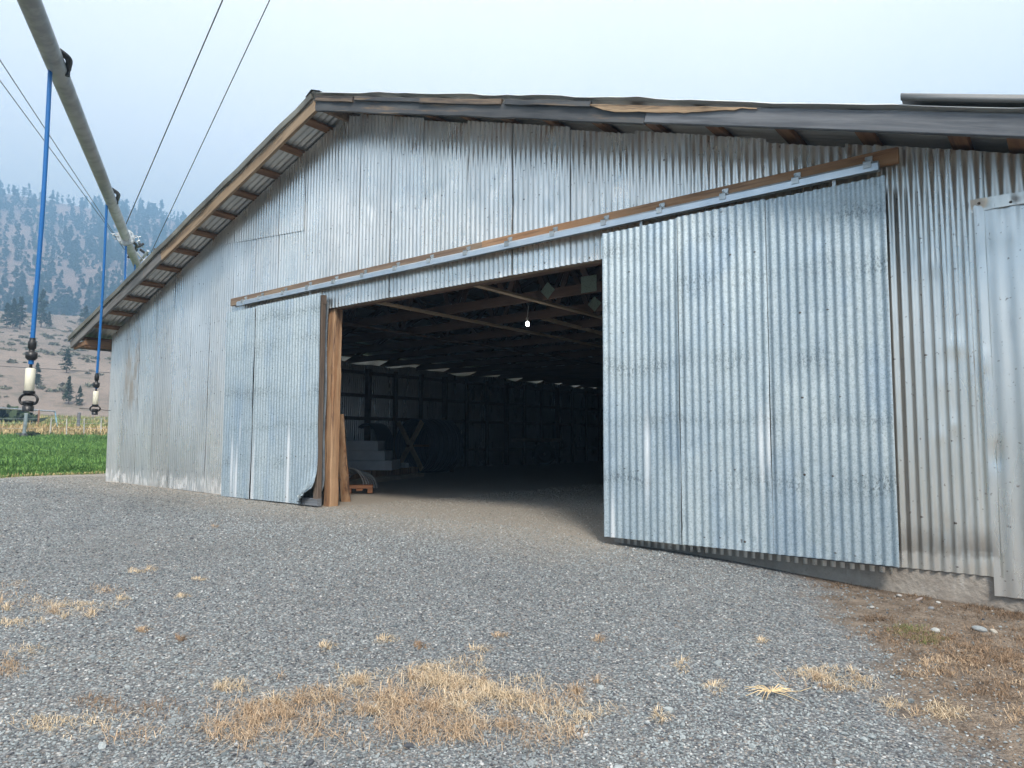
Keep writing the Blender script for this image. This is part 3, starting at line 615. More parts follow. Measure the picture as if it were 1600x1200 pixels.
# ------------------------------------------------------------------ vegetation on the slopes
def hit(px, py, zf=None):                          # photo pixel -> point on the ground
    r = ray(px, py); h = math.hypot(r.x, r.y); d = .8
    while d < 800:
        p = Vector((0, 0, CZ)) + r*(d/h)
        if zf:
            A = np.array(math.atan2(p.x, p.y)); z = float(zf(A, np.array(d), np.array(p.x), np.array(p.y))) if d > 79 else -9
        else: z = g1(p.x, p.y)
        if p.z <= z: return Vector((p.x, p.y, z))
        d *= 1.003
    return p
def pine_data(seed, h=10., n=900, w=.22, leaf=.5, open_=.12):
    q = np.random.default_rng(seed); V = []; F = []; mi = []
    k = 7
    for i, t in enumerate(np.linspace(0, 1, 6)):
        r = h*.016*(1-t)+.02; a = np.arange(k)*2*math.pi/k
        V.append(np.stack([r*np.cos(a) + .02*h*math.sin(t*3+seed)*t, r*np.sin(a), np.full(k, -.3+t*h*.97)], 1))
    V = [np.concatenate(V)]; nn = 6*k
    F = [[i*k+j, i*k+(j+1) % k, (i+1)*k+(j+1) % k, (i+1)*k+j] for i in range(5) for j in range(k)]; mi = [0]*len(F)
    nb = max(14, int(n/16)); lv = []
    for b in range(nb):
        t = q.uniform(open_, 1)**.9; az = q.uniform(0, 6.28); L = h*w*(1.05-t)**.75*q.uniform(.55, 1.15)*(1 if t > .2 else .8); z0 = t*h
        m = int(n/nb)
        s = q.uniform(.15, 1, m)**.7; x = L*s*np.cos(az)+q.normal(0, L*.13, m); y = L*s*np.sin(az)+q.normal(0, L*.13, m); z = z0 + L*(.10*s - .35*s*s)+q.normal(0, leaf*.35, m)
        lv.append(np.stack([x, y, z], 1))
    C = np.concatenate(lv); m = len(C); s = leaf*q.uniform(.5, 1.2, (m, 1))
    u = q.normal(size=(m, 3)); u[:, 2] *= .5; u /= np.linalg.norm(u, axis=1)[:, None]; v = q.normal(size=(m, 3)); v -= u*(u*v).sum(1)[:, None]; v /= np.linalg.norm(v, axis=1)[:, None]
    Q = np.stack([C-u*s, C-v*s*.45, C+u*s, C+v*s*.45], 1).reshape(-1, 3)
    V = np.concatenate(V+[Q]); F = np.concatenate([np.array(F), np.arange(m*4).reshape(-1, 4)+nn]); mi += [1]*m
    T = np.ones((len(V), 3))*.9; T[nn:] = np.repeat(q.uniform(.45, 1.25, (m, 1)), 4, 0)
    return V, F, mi, T, nn, 5*k
M_bark = plain('bark', (.12, .085, .065), .95)
s = NT('pine_needles'); M_need = s.done(s.mix(1, (.045, .065, .032), s.attr('tint')['Color'], 'MULTIPLY'), .8, 0, .2)
s = NT('sage_leaves'); M_sage = s.done(s.mix(1, (.20, .20, .15), s.attr('tint')['Color'], 'MULTIPLY'), .9, 0, .1)
s = NT('straw'); M_straw = s.done(s.attr('tint')['Color'], .75, 0, .2)
far_me = []
for k in range(5):
    V, F, mi, T, nn, nf = pine_data(40+k, 10, 420, .19+.03*(k % 3), .62, .06+.04*k); o = npmesh('pine_tree', V, F, [M_bark, M_need], T, False, None, mi); far_me.append(o.data); bpy.data.objects.remove(o)
cnt = 0; q = np.random.default_rng(5); spots = []
while cnt < 285:
    ridge_ = cnt < 62
    A = R(q.uniform(-78, -58)); r = (q.uniform(655, 700) if ridge_ else q.uniform(285, 690)); x, y = r*math.sin(A), r*math.cos(A)
    if not ridge_ and vnoise(np.array(x), np.array(y), 2, 3, .017) < q.uniform(-.3, .35): continue
    z = float(z_far(np.array(A), np.array(r), np.array(x), np.array(y))); o = bpy.data.objects.new('pine_tree', far_me[q.integers(5)]); col.objects.link(o)
    hs = q.uniform(.7, 1.5)*(.9 if ridge_ else 1.3)*(r/690)**.35; o.location = (x, y, z-.4); o.rotation_euler = (0, 0, q.uniform(0, 6.28)); o.scale = (hs*q.uniform(.9, 1.35), hs*q.uniform(.9, 1.35), hs)
    tag(o, 'hazy blue pine tree scattered over the high far hill', 'tree', 'pines on the high hazy hill'); cnt += 1
V_ = []; F_ = []; T_ = []; MI_ = []; n_ = 0; q = np.random.default_rng(61); k = 0
while k < 1100:
    A = R(q.uniform(-78, -58)); r = q.uniform(300, 700); x, y = r*math.sin(A), r*math.cos(A)
    if vnoise(np.array(x), np.array(y), 2, 3, .017) < q.uniform(-.45, .25): continue
    z = float(z_far(np.array(A), np.array(r), np.array(x), np.array(y))); V, F, mi, T, nn, nf = pine_data(200+k % 9, 8.5*q.uniform(.6, 1.3)*(.6+r/1400), 130, .24, .85, .05)
    V_.append(V+[x, y, z-.4]); F_.append(F+n_); T_.append(T); MI_.append(np.array(mi)); n_ += len(V); k += 1
tag(npmesh('distant_pines', np.concatenate(V_), np.concatenate(F_), [M_bark, M_need], np.concatenate(T_), False, None, np.concatenate(MI_)), 'hazy smaller pines filling in the forest on the far hill', 'trees', kind='stuff')
near = [((31, 515), 52, 'dark pine at the crest of the tan slope, left of the near blue hose'), ((10, 513), 40, 'dark pine at the crest, at the far left edge of the view'), ((64, 512), 60, 'tall dark pine at the crest just right of the near blue hose'), ((76, 513), 26, 'short pine at the crest beside the tall dark pine'), ((133, 513), 36, 'broad rounded pine at the crest just left of the roof eave tip'),
        ((104, 583), 42, 'pine halfway down the tan slope between the two near hoses, the upper one'), ((107, 632), 44, 'slim pine low on the tan slope, left one of the lower pair'), ((124, 634), 30, 'small bushy pine low on the tan slope, right one of the lower pair'), ((57, 606), 38, 'pine low on the slope partly hidden behind the near white weight'), ((20, 512), 46, 'dark ragged pine at the crest between the edge pine and the hose pine')]
for i, ((px, py), hp, lab) in enumerate(near):
    p = hit(px, py, z_near); d = math.hypot(p.x, p.y); h = hp/FPX*(p-Vector((0, 0, CZ))).dot(FW); 
    root = empty('pine_tree', p, lab, 'tree', 'pines on the tan slope')
    V, F, mi, T, nn, nf = pine_data(70+i, h, 1500, .42 if 'broad' in lab else .25, h*.035, .05 if 'broad' in lab or 'bushy' in lab else .12)
    o = npmesh('trunk', V[:nn], F[:nf], M_bark, None, True, root); o = npmesh('crown', V[nn:], F[nf:]-nn, M_need, T[nn:], False, root)
def bush_mesh(seed, n=90, name='sagebrush', mat=M_sage):
    q = np.random.default_rng(seed); d = q.normal(size=(n, 3)); d[:, 2] = np.abs(d[:, 2]); d /= np.linalg.norm(d, axis=1)[:, None]
    C = d*q.uniform(.4, 1, (n, 1))*[1, 1, .7]; u = q.normal(size=(n, 3)); v = q.normal(size=(n, 3)); s = .22
    V = np.stack([C-u*s*.6, C-v*s*.5, C+u*s*.6, C+v*s*.5], 1).reshape(-1, 3)
    return npmesh(name, V, np.arange(n*4).reshape(-1, 4), mat, np.repeat(q.uniform(.4, 1.3, (n, 1)), 4, 0)*np.ones(3))
bm = []
for k in range(4): o = bush_mesh(90+k); bm.append(o.data); bpy.data.objects.remove(o)
q = np.random.default_rng(15)
for i in range(290):
    A = R(q.uniform(-77, -66.5)); r = 95+155*q.uniform(0, 1)**.8; x, y = r*math.sin(A), r*math.cos(A); z = float(z_near(np.array(A), np.array(r), np.array(x), np.array(y)))
    o = bpy.data.objects.new('sagebrush', bm[i % 4]); col.objects.link(o); k = q.uniform(.3, .85); o.location = (x, y, z-.1); o.scale = (k*1.2, k*1.2, k*1.15); o.rotation_euler = (0, 0, q.uniform(0, 6))
    tag(o, 'low grey green sagebrush on the bare tan slope', 'shrub', 'sagebrush on the tan slope')
p = hit(8, 662); o = bush_mesh(3, 900, 'shrub', M_need); o.location = p; o.scale = (2.6, 1.8, 1.5); tag(o, 'wide dark green shrub beyond the fence at the left edge', 'shrub')
p = hit(45, 683); o = bush_mesh(6, 260, 'weed_clump', M_need); o.location = p; o.scale = (.55, .5, .35); tag(o, 'small dark weed clump beside the foot of the grey standpipe', 'weed')

# grass blades
def blades(name, P0, H, Wd, lean, tint, mat=M_straw, curve=.5, seed=1):
    q = np.random.default_rng(seed); n = len(P0); az = q.uniform(0, 6.283, n); d = np.stack([np.cos(az), np.sin(az), np.zeros(n)], 1); sd_ = np.stack([-np.sin(az+q.normal(0, .5, n)), np.cos(az), np.zeros(n)], 1)
    H = H[:, None]; L = (lean*q.uniform(.3, 1.4, n))[:, None]; W_ = Wd[:, None]
    p1 = P0 + d*H*L*.35 + [0, 0, 1]*H*.55*np.cos(L*.5); p2 = P0 + d*H*L*(.8+curve*.3) + [0, 0, 1]*H*np.maximum(.08, .95-.55*L)
    V = np.stack([P0-sd_*W_*.5, P0+sd_*W_*.5, p1+sd_*W_*.42, p1-sd_*W_*.42, p2+sd_*W_*.08, p2-sd_*W_*.08], 1).reshape(-1, 3)
    b = np.arange(n)[:, None]*6; F = np.concatenate([b+[0, 1, 2, 3], b+[3, 2, 4, 5]])
    return npmesh(name, V, F, mat, np.repeat(tint, 6, 0))
q = np.random.default_rng(31); n = 120000
X = -17.75 - 24*q.uniform(0, 1, n)**1.15; Y = -X*q.uniform(.12, .52, n); m = (Y > 1) & (X < -17.7); X, Y = X[m], Y[m]; n = len(X)
H = q.uniform(.10, .24, n)*(1+.5*vnoise(X, Y, 4, 2, .7))*np.where(X > -18.6, .6, 1); g = q.uniform(0, 1, (n, 1)); T = (1-g)*np.array([.045, .12, .03])+g*np.array([.17, .30, .07]); T *= (1+.3*vnoise(X, Y, 8, 3, .35))[:, None]
tan = (X > -18.1) & (q.uniform(size=n) < .55); T[tan] = [.42, .34, .16]
tag(blades('field_grass', np.stack([X, Y, gnd(X, Y)-.03], 1), H, np.full(n, .017), .7, T), 'lush green grass filling the field beside the yard', 'grass', kind='stuff')
n = 26000; X = -38-50*q.uniform(0, 1, n); Y = -X*q.uniform(.14, .5, n); g = q.uniform(0, 1, (n, 1)); T = (1-g)*np.array([.36, .27, .14])+g*np.array([.50, .38, .20]); gr_ = (X < -48+6*vnoise(X, Y, 3, 2, .1)) & (q.uniform(size=n) < .7); T[gr_] = (np.array([.20, .24, .08])*q.uniform(.7, 1.4, (gr_.sum(), 1)))
tag(blades('pasture_grass', np.stack([X, Y, gnd(X, Y)-.06], 1), q.uniform(.25, .6, n), np.full(n, .05), .6, T), 'tall tan and green pasture grass behind the green field', 'grass', kind='stuff')

# ------------------------------------------------------------------ fence and pipes beyond the field
M_white = plain('white_paint', (.46, .45, .42), .6); M_rust = plain('rusty_steel', (.20, .11, .07), .8); M_galv = plain('galvanised_pipe', (.42, .46, .50), .45, .6)
fence = empty('wire_fence', hit(104, 681), 'thin wire fence with white posts between field and pasture', 'fence')
fp = [(52, 680), (78, 680), (104, 681), (131, 681), (157, 680), (183, 680)]; pts = []
for i, (px, py) in enumerate(fp):
    p = hit(px, py); hgt = 27/FPX*(p-Vector((0, 0, CZ))).dot(FW); c = MB(); tilt = (random.uniform(-.04, .04), random.uniform(-.04, .04))
    c.tube([(p.x, p.y, p.z-.1), (p.x+tilt[0], p.y+tilt[1], p.z+hgt)], .028, 8); 
    if i: o = c.build('post', M_white, fence); o.matrix_parent_inverse = Matrix.Translation(-fence.location)
    pts.append((p, hgt))
c = MB()
for f_ in (.4, .7, .95):
    L_ = [Vector((p.x, p.y, p.z+h*f_)) for p, h in pts]; L_ = [L_[0]+(L_[0]-L_[1])*3] + L_ + [L_[-1]+(L_[-1]-L_[-2])*3]
    c.tube(L_, .006, 4)
o = c.build('wire', M_galv, fence); o.matrix_parent_inverse = Matrix.Translation(-fence.location)
def post(px, y0, y1, r, mat, name, lab, cat, lean=0, sink=.1):
    p = hit(px, y0); h = (y0-y1)/FPX*(p-Vector((0, 0, CZ))).dot(FW); c = MB(); c.tube([(0, 0, -sink), (lean*.5, 0, h*.5), (lean, .02, h)], [r, r*.97, r*.9], 10); c.lathe((lean, .02, h), [(r*.9, 0), (r*.6, r*.3), (.001, r*.35)], 10)
    o = c.build(name, mat); o.location = p; tag(o, lab, cat); return p, h
post(60, 669, 641, .05, M_rust, 'fence_post', 'thin rusty brown leaning post left of the white fence posts', 'post', -.12)
post(122, 671, 645, .10, W_grey, 'fence_post', 'stout grey weathered wooden post behind the wire fence', 'post')
sp = hit(37, 684); h = 38/FPX*(sp-Vector((0, 0, CZ))).dot(FW)
root = empty('standpipe', sp, 'grey metal standpipe with a dark foot at the field edge', 'pipe'); c = MB(); c.tube([(0, 0, 0), (.1, 0, h*.6), (.15, 0, h)], .07, 10); c.build('pipe', M_galv, root); c = MB(); c.lathe((0, 0, 0), [(.16, -.05), (.16, .12), (.09, .2)], 12); c.build('foot', plain('black_plastic', (.02, .02, .02), .5), root)
p0 = hit(88, 668); d0 = (p0-Vector((0, 0, CZ))).dot(FW); a = at(-60, 634, d0*.8); b = at(86, 643, d0); b0 = Vector((b.x, b.y, p0.z))
root = empty('irrigation_line', b0, 'long horizontal silver irrigation pipe on a blue stand beyond the fence', 'pipe')
c = MB(); c.tube([a-b0, b-b0], .05, 8); c.build('pipe', M_galv, root)
M_blue = NT('blue_hose'); M_blue = M_blue.done((.008, .12, .36), .4)
c = MB(); c.beam((0, 0, 0), b-b0, .22, .10); c.beam((.5, 0, 0), b-b0, .06, .06); c.build('stand', plain('faded_blue_steel', (.16, .30, .40), .6), root)

# ------------------------------------------------------------------ centre pivot pipe, drops and cables
M_pipe = NT('pivot_pipe_metal'); pc = M_pipe.mix(M_pipe.rng(M_pipe.noise(5, 5, .6), .35, .65), (.26, .275, .27), (.38, .40, .395)); M_pipe = M_pipe.done(pc, .5, .45)
M_blk = plain('black_fitting', (.012, .012, .013), .4); M_cream = plain('cream_weight', (.70, .66, .52), .45, var=.06)
M_cable = plain('steel_cable', (.045, .05, .055), .6)
Pa, Pb = at(73, 67, 6.2), at(214, 414, 16.6)
def on_pipe(py):                                   # point of the straight pipe seen at photo row py
    lo, hi = -.3, 1.5
    for _ in range(50):
        m_ = (lo+hi)/2; q_ = Pa.lerp(Pb, m_) - Vector((0, 0, CZ)); y_ = 600 - FPX*q_.dot(UP)/q_.dot(FW)
        if y_ < py: lo = m_
        else: hi = m_
    return Pa.lerp(Pb, m_)
def dpt(py): return (on_pipe(py) - Vector((0, 0, CZ))).dot(FW)
pp = [on_pipe(v) for v in (40, 67, 160, 240, 310, 371, 414, 450)]
# smooth the line
def cr(pts, n=10):
    out = []; P_ = [pts[0]*2-pts[1]] + pts + [pts[-1]*2-pts[-2]]
    for i in range(1, len(P_)-2):
        for k in range(n):
            t = k/n; a, b, c_, d = P_[i-1], P_[i], P_[i+1], P_[i+2]; out.append(.5*((2*b)+(c_-a)*t+(2*a-5*b+4*c_-d)*t*t+(3*b-a-3*c_+d)*t**3))
    return out + [pts[-1]]
ext0 = pp[0] + (pp[0]-pp[1])*2.5; ext1 = pp[-1] + (pp[-1]-pp[-2])*3
line = cr([ext0]+pp+[ext1], 8); piv = empty('irrigation_pipe', pp[5], 'long grey overhead irrigation pipe slanting away above the barn eave', 'pipe')
def PV(o): o.parent = piv; o.matrix_parent_inverse = Matrix.Translation(-piv.location); return o
c = MB(); c.tube(line, .084, 18); PV(c.build('pipe', M_pipe))
J = pp[5]; dj = (pp[6]-pp[4]).normalized()
import math as _m
def ring(c, cen, ax, r, th, seg=26, mi=0):
    ax = ax.normalized(); u = ax.cross(Z).normalized(); v = ax.cross(u); c.tube([cen + (u*_m.cos(t)+v*_m.sin(t))*r for t in [2*_m.pi*k/seg for k in range(seg+1)]], th, 6, mi, False)
c = MB()
for s_ in (-.05, .05):
    q0 = J+dj*s_; u = dj.cross(Z).normalized(); v = dj.cross(u); vs = []
    for k in range(20):
        t = 2*_m.pi*k/20
        for rr, ss in ((.08, -.012), (.155, -.012), (.155, .012), (.08, .012)): vs.append(q0 + (u*_m.cos(t)+v*_m.sin(t))*rr + dj*ss)
    c.add(vs, [(k*4+j, k*4+(j+1) % 4, ((k+1) % 20)*4+(j+1) % 4, ((k+1) % 20)*4+j) for k in range(20) for j in range(4)])
u = dj.cross(Z).normalized()
for k in range(8):
    t = 2*_m.pi*k/8; v = dj.cross(u); o_ = (u*_m.cos(t)+v*_m.sin(t))*.13; c.tube([J+o_-dj*.1, J+o_+dj*.1], .013, 6)
PV(c.build('flange', M_zinc))
c = MB(); 
for sg in (-1, 1):
    ring(c, J+u*sg*.17, dj+u*.3*sg, .055, .008, 14); c.tube([J+u*sg*.12, J+u*sg*.26+Z*.05], .009, 6)
PV(c.build('truss_bracket', M_zinc))
kk = J + u*(.34 if u.dot(RT) > 0 else -.34) + Z*.15
c = MB(); K2 = at(222, 402, dpt(408)+.3)
for _ in range(9):
    a = K2+Vector([random.uniform(-.25, .25) for _ in range(3)]); c.tube([a, a+Vector([random.uniform(-.28, .28) for _ in range(3)])], random.choice([.012, .02, .03]), 6)
c.tube([pp[6], K2+Vector((.3, 0, .1))], .03, 6); PV(c.build('joint_hardware', M_zinc))
c = MB()
for _ in range(7):
    a = K2+Vector([random.uniform(-.3, .3) for _ in range(3)]); c.tube([a, a+Vector([random.uniform(-.2, .2) for _ in range(3)])], .03, 6)
PV(c.build('joint_hose', M_blk))
def arc(px0, py0, px1, py1, d, bul=.06):
    a = at(px0, py0, d); b = at(px1, py1, d*1.04); m = a.lerp(b, .45)+RT*bul; c = MB(); c.tube(cr([a, m, b], 6), [.03]*13, 8); c.tube([b, b-Z*.07], .022, 8); PV(c.build('outlet', M_blk))
arc(93, 80, 106, 108, dpt(90), .05); arc(175, 296, 183, 312, dpt(304)); arc(203, 376, 209, 391, dpt(383), .1)
def drop(top, bot, dt, db, px, full, lab):
    # px = pixel rows: hose end, fitting end, blue end, weight top, weight bottom, sprinkler bottom
    T_ = at(top[0], top[1], dt); B_ = at(bot[0], bot[1], db); root = empty('drop_sprinkler', B_, lab, 'sprinkler', 'sprinkler drops hanging from the pipe')
    def F_(py): return Vector((0, 0, 0)) + (T_-B_)*((bot[1]-py)/(bot[1]-top[1]))
    if not full:
        c = MB(); c.tube([F_(top[1]), F_(bot[1])], .019, 10); o = c.build('hose', M_blue, root); return
    k = 1.0
    c = MB(); c.tube(cr([F_(top[1]), F_((top[1]+px[0])/2)+RT*.015, F_(px[0])], 6), .0195, 12); c.tube([F_(px[1]+3), F_(px[2])], .022, 10); c.build('hose', M_blue, root)
    a, b = F_(px[0]-4), F_(px[1]+4); c = MB(); L = (b-a); c.tube([a, a+L*.12, a+L*.2, a+L*.45, a+L*.5, a+L*.62, a+L*.64, a+L*.9, b], [.024, .026, .034, .034, .024, .024, .048, .048, .030], 12); c.tube([F_(px[2]), F_(px[3])], .013, 8); c.build('fitting', M_blk, root)
    a, b = F_(px[3]), F_(px[4]); c = MB(); L = b-a; c.tube([a, a+L*.03, a+L*.97, b], [.030, .039, .039, .032], 18); c.build('weight', M_cream, root)
    a, b = F_(px[4]), F_(px[5]); L = b-a; c = MB(); c.tube([a, a+L*.12], .048, 14); c.tube([a+L*.12, a+L*.22, a+L*.23], [.02, .02, .05], 10)
    for sg in (-1, 1):
        s2 = RT*sg; c.tube(cr([a+L*.14+s2*.012, a+L*.2+s2*.055, a+L*.34+s2*.078, a+L*.5+s2*.078, a+L*.62+s2*.06, a+L*.66+s2*.02], 5), .0115, 8)
    c.tube([a+L*.46, a+L*.5, a+L*.6, a+L*.62, a+L*.72, a+L*.73, a+L], [.018, .045, .05, .03, .036, .046, .044], 14)
    c.build('sprinkler_head', M_blk, root)
    if full == 2:
        c = MB(); c.tube([a+L*.38+RT*-.25, a+L*.45, a+L*.6+RT*.25], .005, 5); c.build('spray_arm', M_blk, root)
drop((79, 100), (43.5, 643), dpt(100), dpt(100)*.97, (535, 561, 571, 577, 612, 643), 1, 'nearest blue sprinkler hose with cream weight and black nozzle, at the left edge')
drop((167, 316), (148, 648), dpt(316), dpt(316), (587, 602, 607, 611, 632, 648), 2, 'second blue sprinkler hose with cream weight, hanging in front of the eave')
drop((197, 378), (193, 520), dpt(378), dpt(378), None, 0, 'third blue hose, hanging beyond the roof edge below the flange')
drop((211, 408), (208, 520), dpt(408), dpt(408), None, 0, 'farthest blue hose, short visible length beyond the roof edge')
def cable(a, b, lab, r=.008, e0=2., e1=0., sag=0):
    a, b = Vector(a), Vector(b); A_ = a-(b-a)*e0; B_ = b+(b-a)*e1; c = MB(); c.tube([A_.lerp(B_, t)-Z*sag*4*t*(1-t) for t in np.linspace(0, 1, 12)], r, 6); o = c.build('cable', M_cable); tag(o, lab, 'cable')
cable(at(319, 67, 9.5), at(197, 350, dpt(368)), 'thin dark cable running down to the flange of the overhead pipe', .008, 1.5, 0)
cable(at(390, 67, 11.5), at(236, 395, 17.2), 'thin dark cable right of the flange cable, running down to the roof edge', .008, 1.5, 0)
cable(at(0, 94, 8.5), at(192, 386, 16.5), 'upper thin cable crossing the sky left of the overhead pipe', .0055, 1.0, .3)
cable(at(0, 126, 8.5), at(174, 362, 14.0), 'lower thin cable crossing the sky left of the overhead pipe', .005, 1.0, .3)
cable(at(0, 572, 48), at(168, 582, 48), 'thin dark wire strung low across the tan slope', .02, 1.0, 1.0)

# ------------------------------------------------------------------ things inside the barn
def G(px, py): r = ray(px, py); t = -CZ/r.z; p = r*t; return Vector((p.x, p.y, 0.012))
Hx = Vector((RT.x, RT.y, 0)).normalized(); Hy = Vector((FW.x, FW.y, 0)).normalized()
# lumber and panels
A0 = G(562, 758); B0 = G(656, 747); root = empty('lumber_beam', (A0+B0)/2, 'thick tan timber beam lying on the gravel under the grey panels', 'beam')
def Lc(o, r): o.parent = r; o.matrix_parent_inverse = Matrix.Translation(-r.location); return o
c = MB(); ex = (A0-B0).normalized()*1.2; c.beam(A0+ex+Z*.06, B0+Z*.06, .22, .11, seg=4, warp=.004); o = c.build('lumber_beam', W_light); tag(o, 'pale timber beam lowest in the lumber pile left inside the doorway', 'beam'); bpy.data.objects.remove(root)
c = MB(); c.beam(A0+ex+Z*.185+Hy*.1, B0+Z*.185+Hy*.12+(A0-B0).normalized()*.4, .26, .13, seg=4, warp=.004); o = c.build('lumber_beam', W_post); tag(o, 'reddish timber beam resting on the pale beam under the grey panels', 'beam')
M_pan = plain('grey_panel', (.60, .62, .66), .7, var=.06)
bc = A0.lerp(B0, .22)+Hy*.25
for i in range(3):
    c = MB(); w_ = 2.1-.12*i; c.box((0, 0, 0), (w_, .9, .185), jit=.004); o = c.build('foam_panel', M_pan); o.location = bc + Z*(.25+.1+i*.195) - Hx*(.66+.10*i); o.rotation_euler = (0, 0, math.atan2(Hx.y, Hx.x)+.03*(i-1))
    tag(o, ['lowest grey panel block stacked on the timber beams', 'middle grey panel block of the stack on the timber beams', 'topmost grey panel block of the stack on the timber beams'][i], 'panel', 'grey panels stacked on beams')
c = MB(); c.box((0, 0, 0), (.18, .12, .10), jit=.01); o = c.build('white_block', plain('white_foam', (.6, .62, .64), .7)); o.location = A0.lerp(B0, .68)+Z*.295+Hy*.12; tag(o, 'small white block beside the grey panels on the reddish beam', 'block')
# hose reel
rc_ = G(662, 743); Rr_ = .68; ax = (Hx*.66+Hy*.75).normalized(); cen = rc_+Z*(Rr_+.03)+Hy*.3
reel = empty('hose_reel', (cen.x, cen.y, 0), 'big reel of coiled black pipe with crossed wooden flange boards', 'reel')
uu = ax.cross(Z).normalized()
M_hose = plain('black_pipe', (.065, .070, .105), .28, var=.1)
c = MB()
for k in range(23):
    o_ = ax*(-.42+k*.05); rad = Rr_*.93 + .012*math.sin(k*2.2)
    c.tube([cen+o_+(uu*math.cos(t)+Z*math.sin(t))*rad for t in np.linspace(0, 2*math.pi, 41)], .026, 7, caps=False)
vs = []; 
for s_ in (-.42, .68):
    for t in np.linspace(0, 2*math.pi, 33)[:-1]: vs.append(cen+ax*s_+(uu*math.cos(t)+Z*math.sin(t))*Rr_*.93)
c.add(vs, [(k, (k+1) % 32, 32+(k+1) % 32, 32+k) for k in range(32)])
Lc(c.build('coiled_pipe', M_hose), reel)
for sg in (-1, 1):
    for ang in ((52, 128) if sg < 0 else (75,)):
        a_ = math.radians(ang); dd = (uu*-math.cos(a_)+Z*math.sin(a_)); c = MB(); c.beam(cen+ax*sg*((.50 if sg < 0 else .74)+(.02 if ang > 90 else 0))-dd*(Rr_+.03), cen+ax*sg*((.50 if sg < 0 else .74)+(.02 if ang > 90 else 0))+dd*(Rr_+.05), .04, .13, up=uu); Lc(c.build('flange_board', W_light if sg < 0 else W_old), reel)
c = MB(); c.tube([cen-ax*.6, cen+ax*.82], .03, 10); Lc(c.build('axle', M_rust), reel)
# second dark coil behind
c2 = cen-Hx*1.5+Hy*.8; c = MB()
for k in range(10): c.tube([c2+ax*(-.2+k*.05)+(uu*math.cos(t)+Z*math.sin(t))*.55 for t in np.linspace(0, 2*math.pi, 31)], .026, 6, caps=False)
o = c.build('pipe_coil', M_hose); tag(o, 'upright coil of black pipe between the grey panels and the reel', 'coil')
# plank, cable coil, pallet block near the post
f0 = G(541, 784); c = MB(); tp_ = at(529, 648, (f0-Vector((0, 0, CZ))).dot(FW)*.97); c.beam(f0-Z*.03, tp_, .035, .13, up=Hx, seg=6, warp=.006); tag(c.build('plank', W_post), 'rough splintered plank leaning beside the orange door post', 'plank')
f1 = G(552, 772); c = MB()
for k in range(6):
    cc_ = f1+Hx*(-.1+.03*k)+Z*.02; rr = .32-.015*k
    c.tube([cc_+Hx*(.33*math.cos(t)*.9-.05)*(.9)+Hy*(.25+.06*k)+Z*(max(0, math.sin(t))*rr*1.1+.03) for t in np.linspace(-.1, math.pi+.1, 22)], .014, 6)
tag(c.build('cable_coil', plain('grey_cable', (.30, .29, .28), .6)), 'loops of stiff grey cable standing behind the leaning plank', 'cable')
p0 = G(562, 771); c = MB(); c.box((0, 0, .10), (.42, .22, .05)); c.box((-.17, 0, .04), (.08, .22, .08)); c.box((.17, 0, .04), (.08, .22, .08)); c.box((0, 0, .055), (.10, .2, .03))
o = c.build('wood_block', m_wood('red_brown_wood', (.33, .13, .06), (.40, .19, .10), axis=0)); o.location = p0; o.rotation_euler = (0, 0, math.atan2(Hx.y, Hx.x)+.15); tag(o, 'short notched reddish wooden block on the floor by the plank', 'block')
# wagon far inside
wc = G(790, 727)+Hy*.3; wag = empty('farm_wagon', wc, 'dark flat farm wagon with rubber wheels deep inside the barn', 'wagon')
M_dark = plain('dark_paint', (.03, .03, .032), .6); M_tyre = plain('tyre_rubber', (.03, .03, .03), .8)
c = MB(); c.beam(wc-Hx*2.6+Z*.85, wc+Hx*1.9+Z*.85, 1.9, .12); Lc(c.build('deck', W_old), wag)
c = MB(); c.beam(wc-Hx*2.5+Z*1.2+Hy*.9, wc+Hx*1.8+Z*1.2+Hy*.9, .05, .6); Lc(c.build('side_rail', M_dark), wag)
for dx in (-.1, -2.1, 1.3):
    c = MB(); e = wc+Hx*dx-Hy*.7+Z*.38; u1 = Hy; tv = []
    vs = []; pf = [(.20, -.09), (.34, -.11), (.38, -.06), (.38, .06), (.34, .11), (.20, .09)]
    for k in range(24):
        t = 2*math.pi*k/24
        for r_, h_ in pf: vs.append(e+(Hx*math.cos(t)+Z*math.sin(t))*r_+Hy*h_)
    c.add(vs, [(k*6+j, k*6+(j+1) % 6, ((k+1) % 24)*6+(j+1) % 6, ((k+1) % 24)*6+j) for k in range(24) for j in range(6)], 0, True); o = Lc(c.build('tyre', M_tyre), wag)
    c = MB(); vs = []
    for k in range(20):
        t = 2*math.pi*k/20
        for r_, h_ in ((.21, -.03), (.21, .03), (.05, .05), (.05, -.05)): vs.append(e+(Hx*math.cos(t)+Z*math.sin(t))*r_+Hy*h_)
    c.add(vs, [(k*4+j, k*4+(j+1) % 4, ((k+1) % 20)*4+(j+1) % 4, ((k+1) % 20)*4+j) for k in range(20) for j in range(4)]); Lc(c.build('rim', M_dark), wag)
p1 = G(832, 714); p2 = G(885, 711); c = MB(); c.beam(p1+Z*.12, p2+Z*.12, .25, .16); tag(c.build('timber', m_wood('red_timber', (.25, .08, .05), (.32, .13, .08), axis=0)), 'low reddish timber on the floor right of the wagon wheel', 'timber')
p3 = G(939, 715); c = MB(); c.lathe((0, 0, 0), [(.001, 0), (.27, 0), (.29, .03), (.28, .28), (.295, .3), (.28, .32), (.28, .6), (.295, .62), (.28, .64), (.29, .86), (.27, .89), (.001, .87)], 24); o = c.build('barrel', plain('pale_blue_barrel', (.42, .50, .58), .45)); o.location = p3; tag(o, 'pale blue grey barrel deep inside, beside the big door edge', 'barrel')
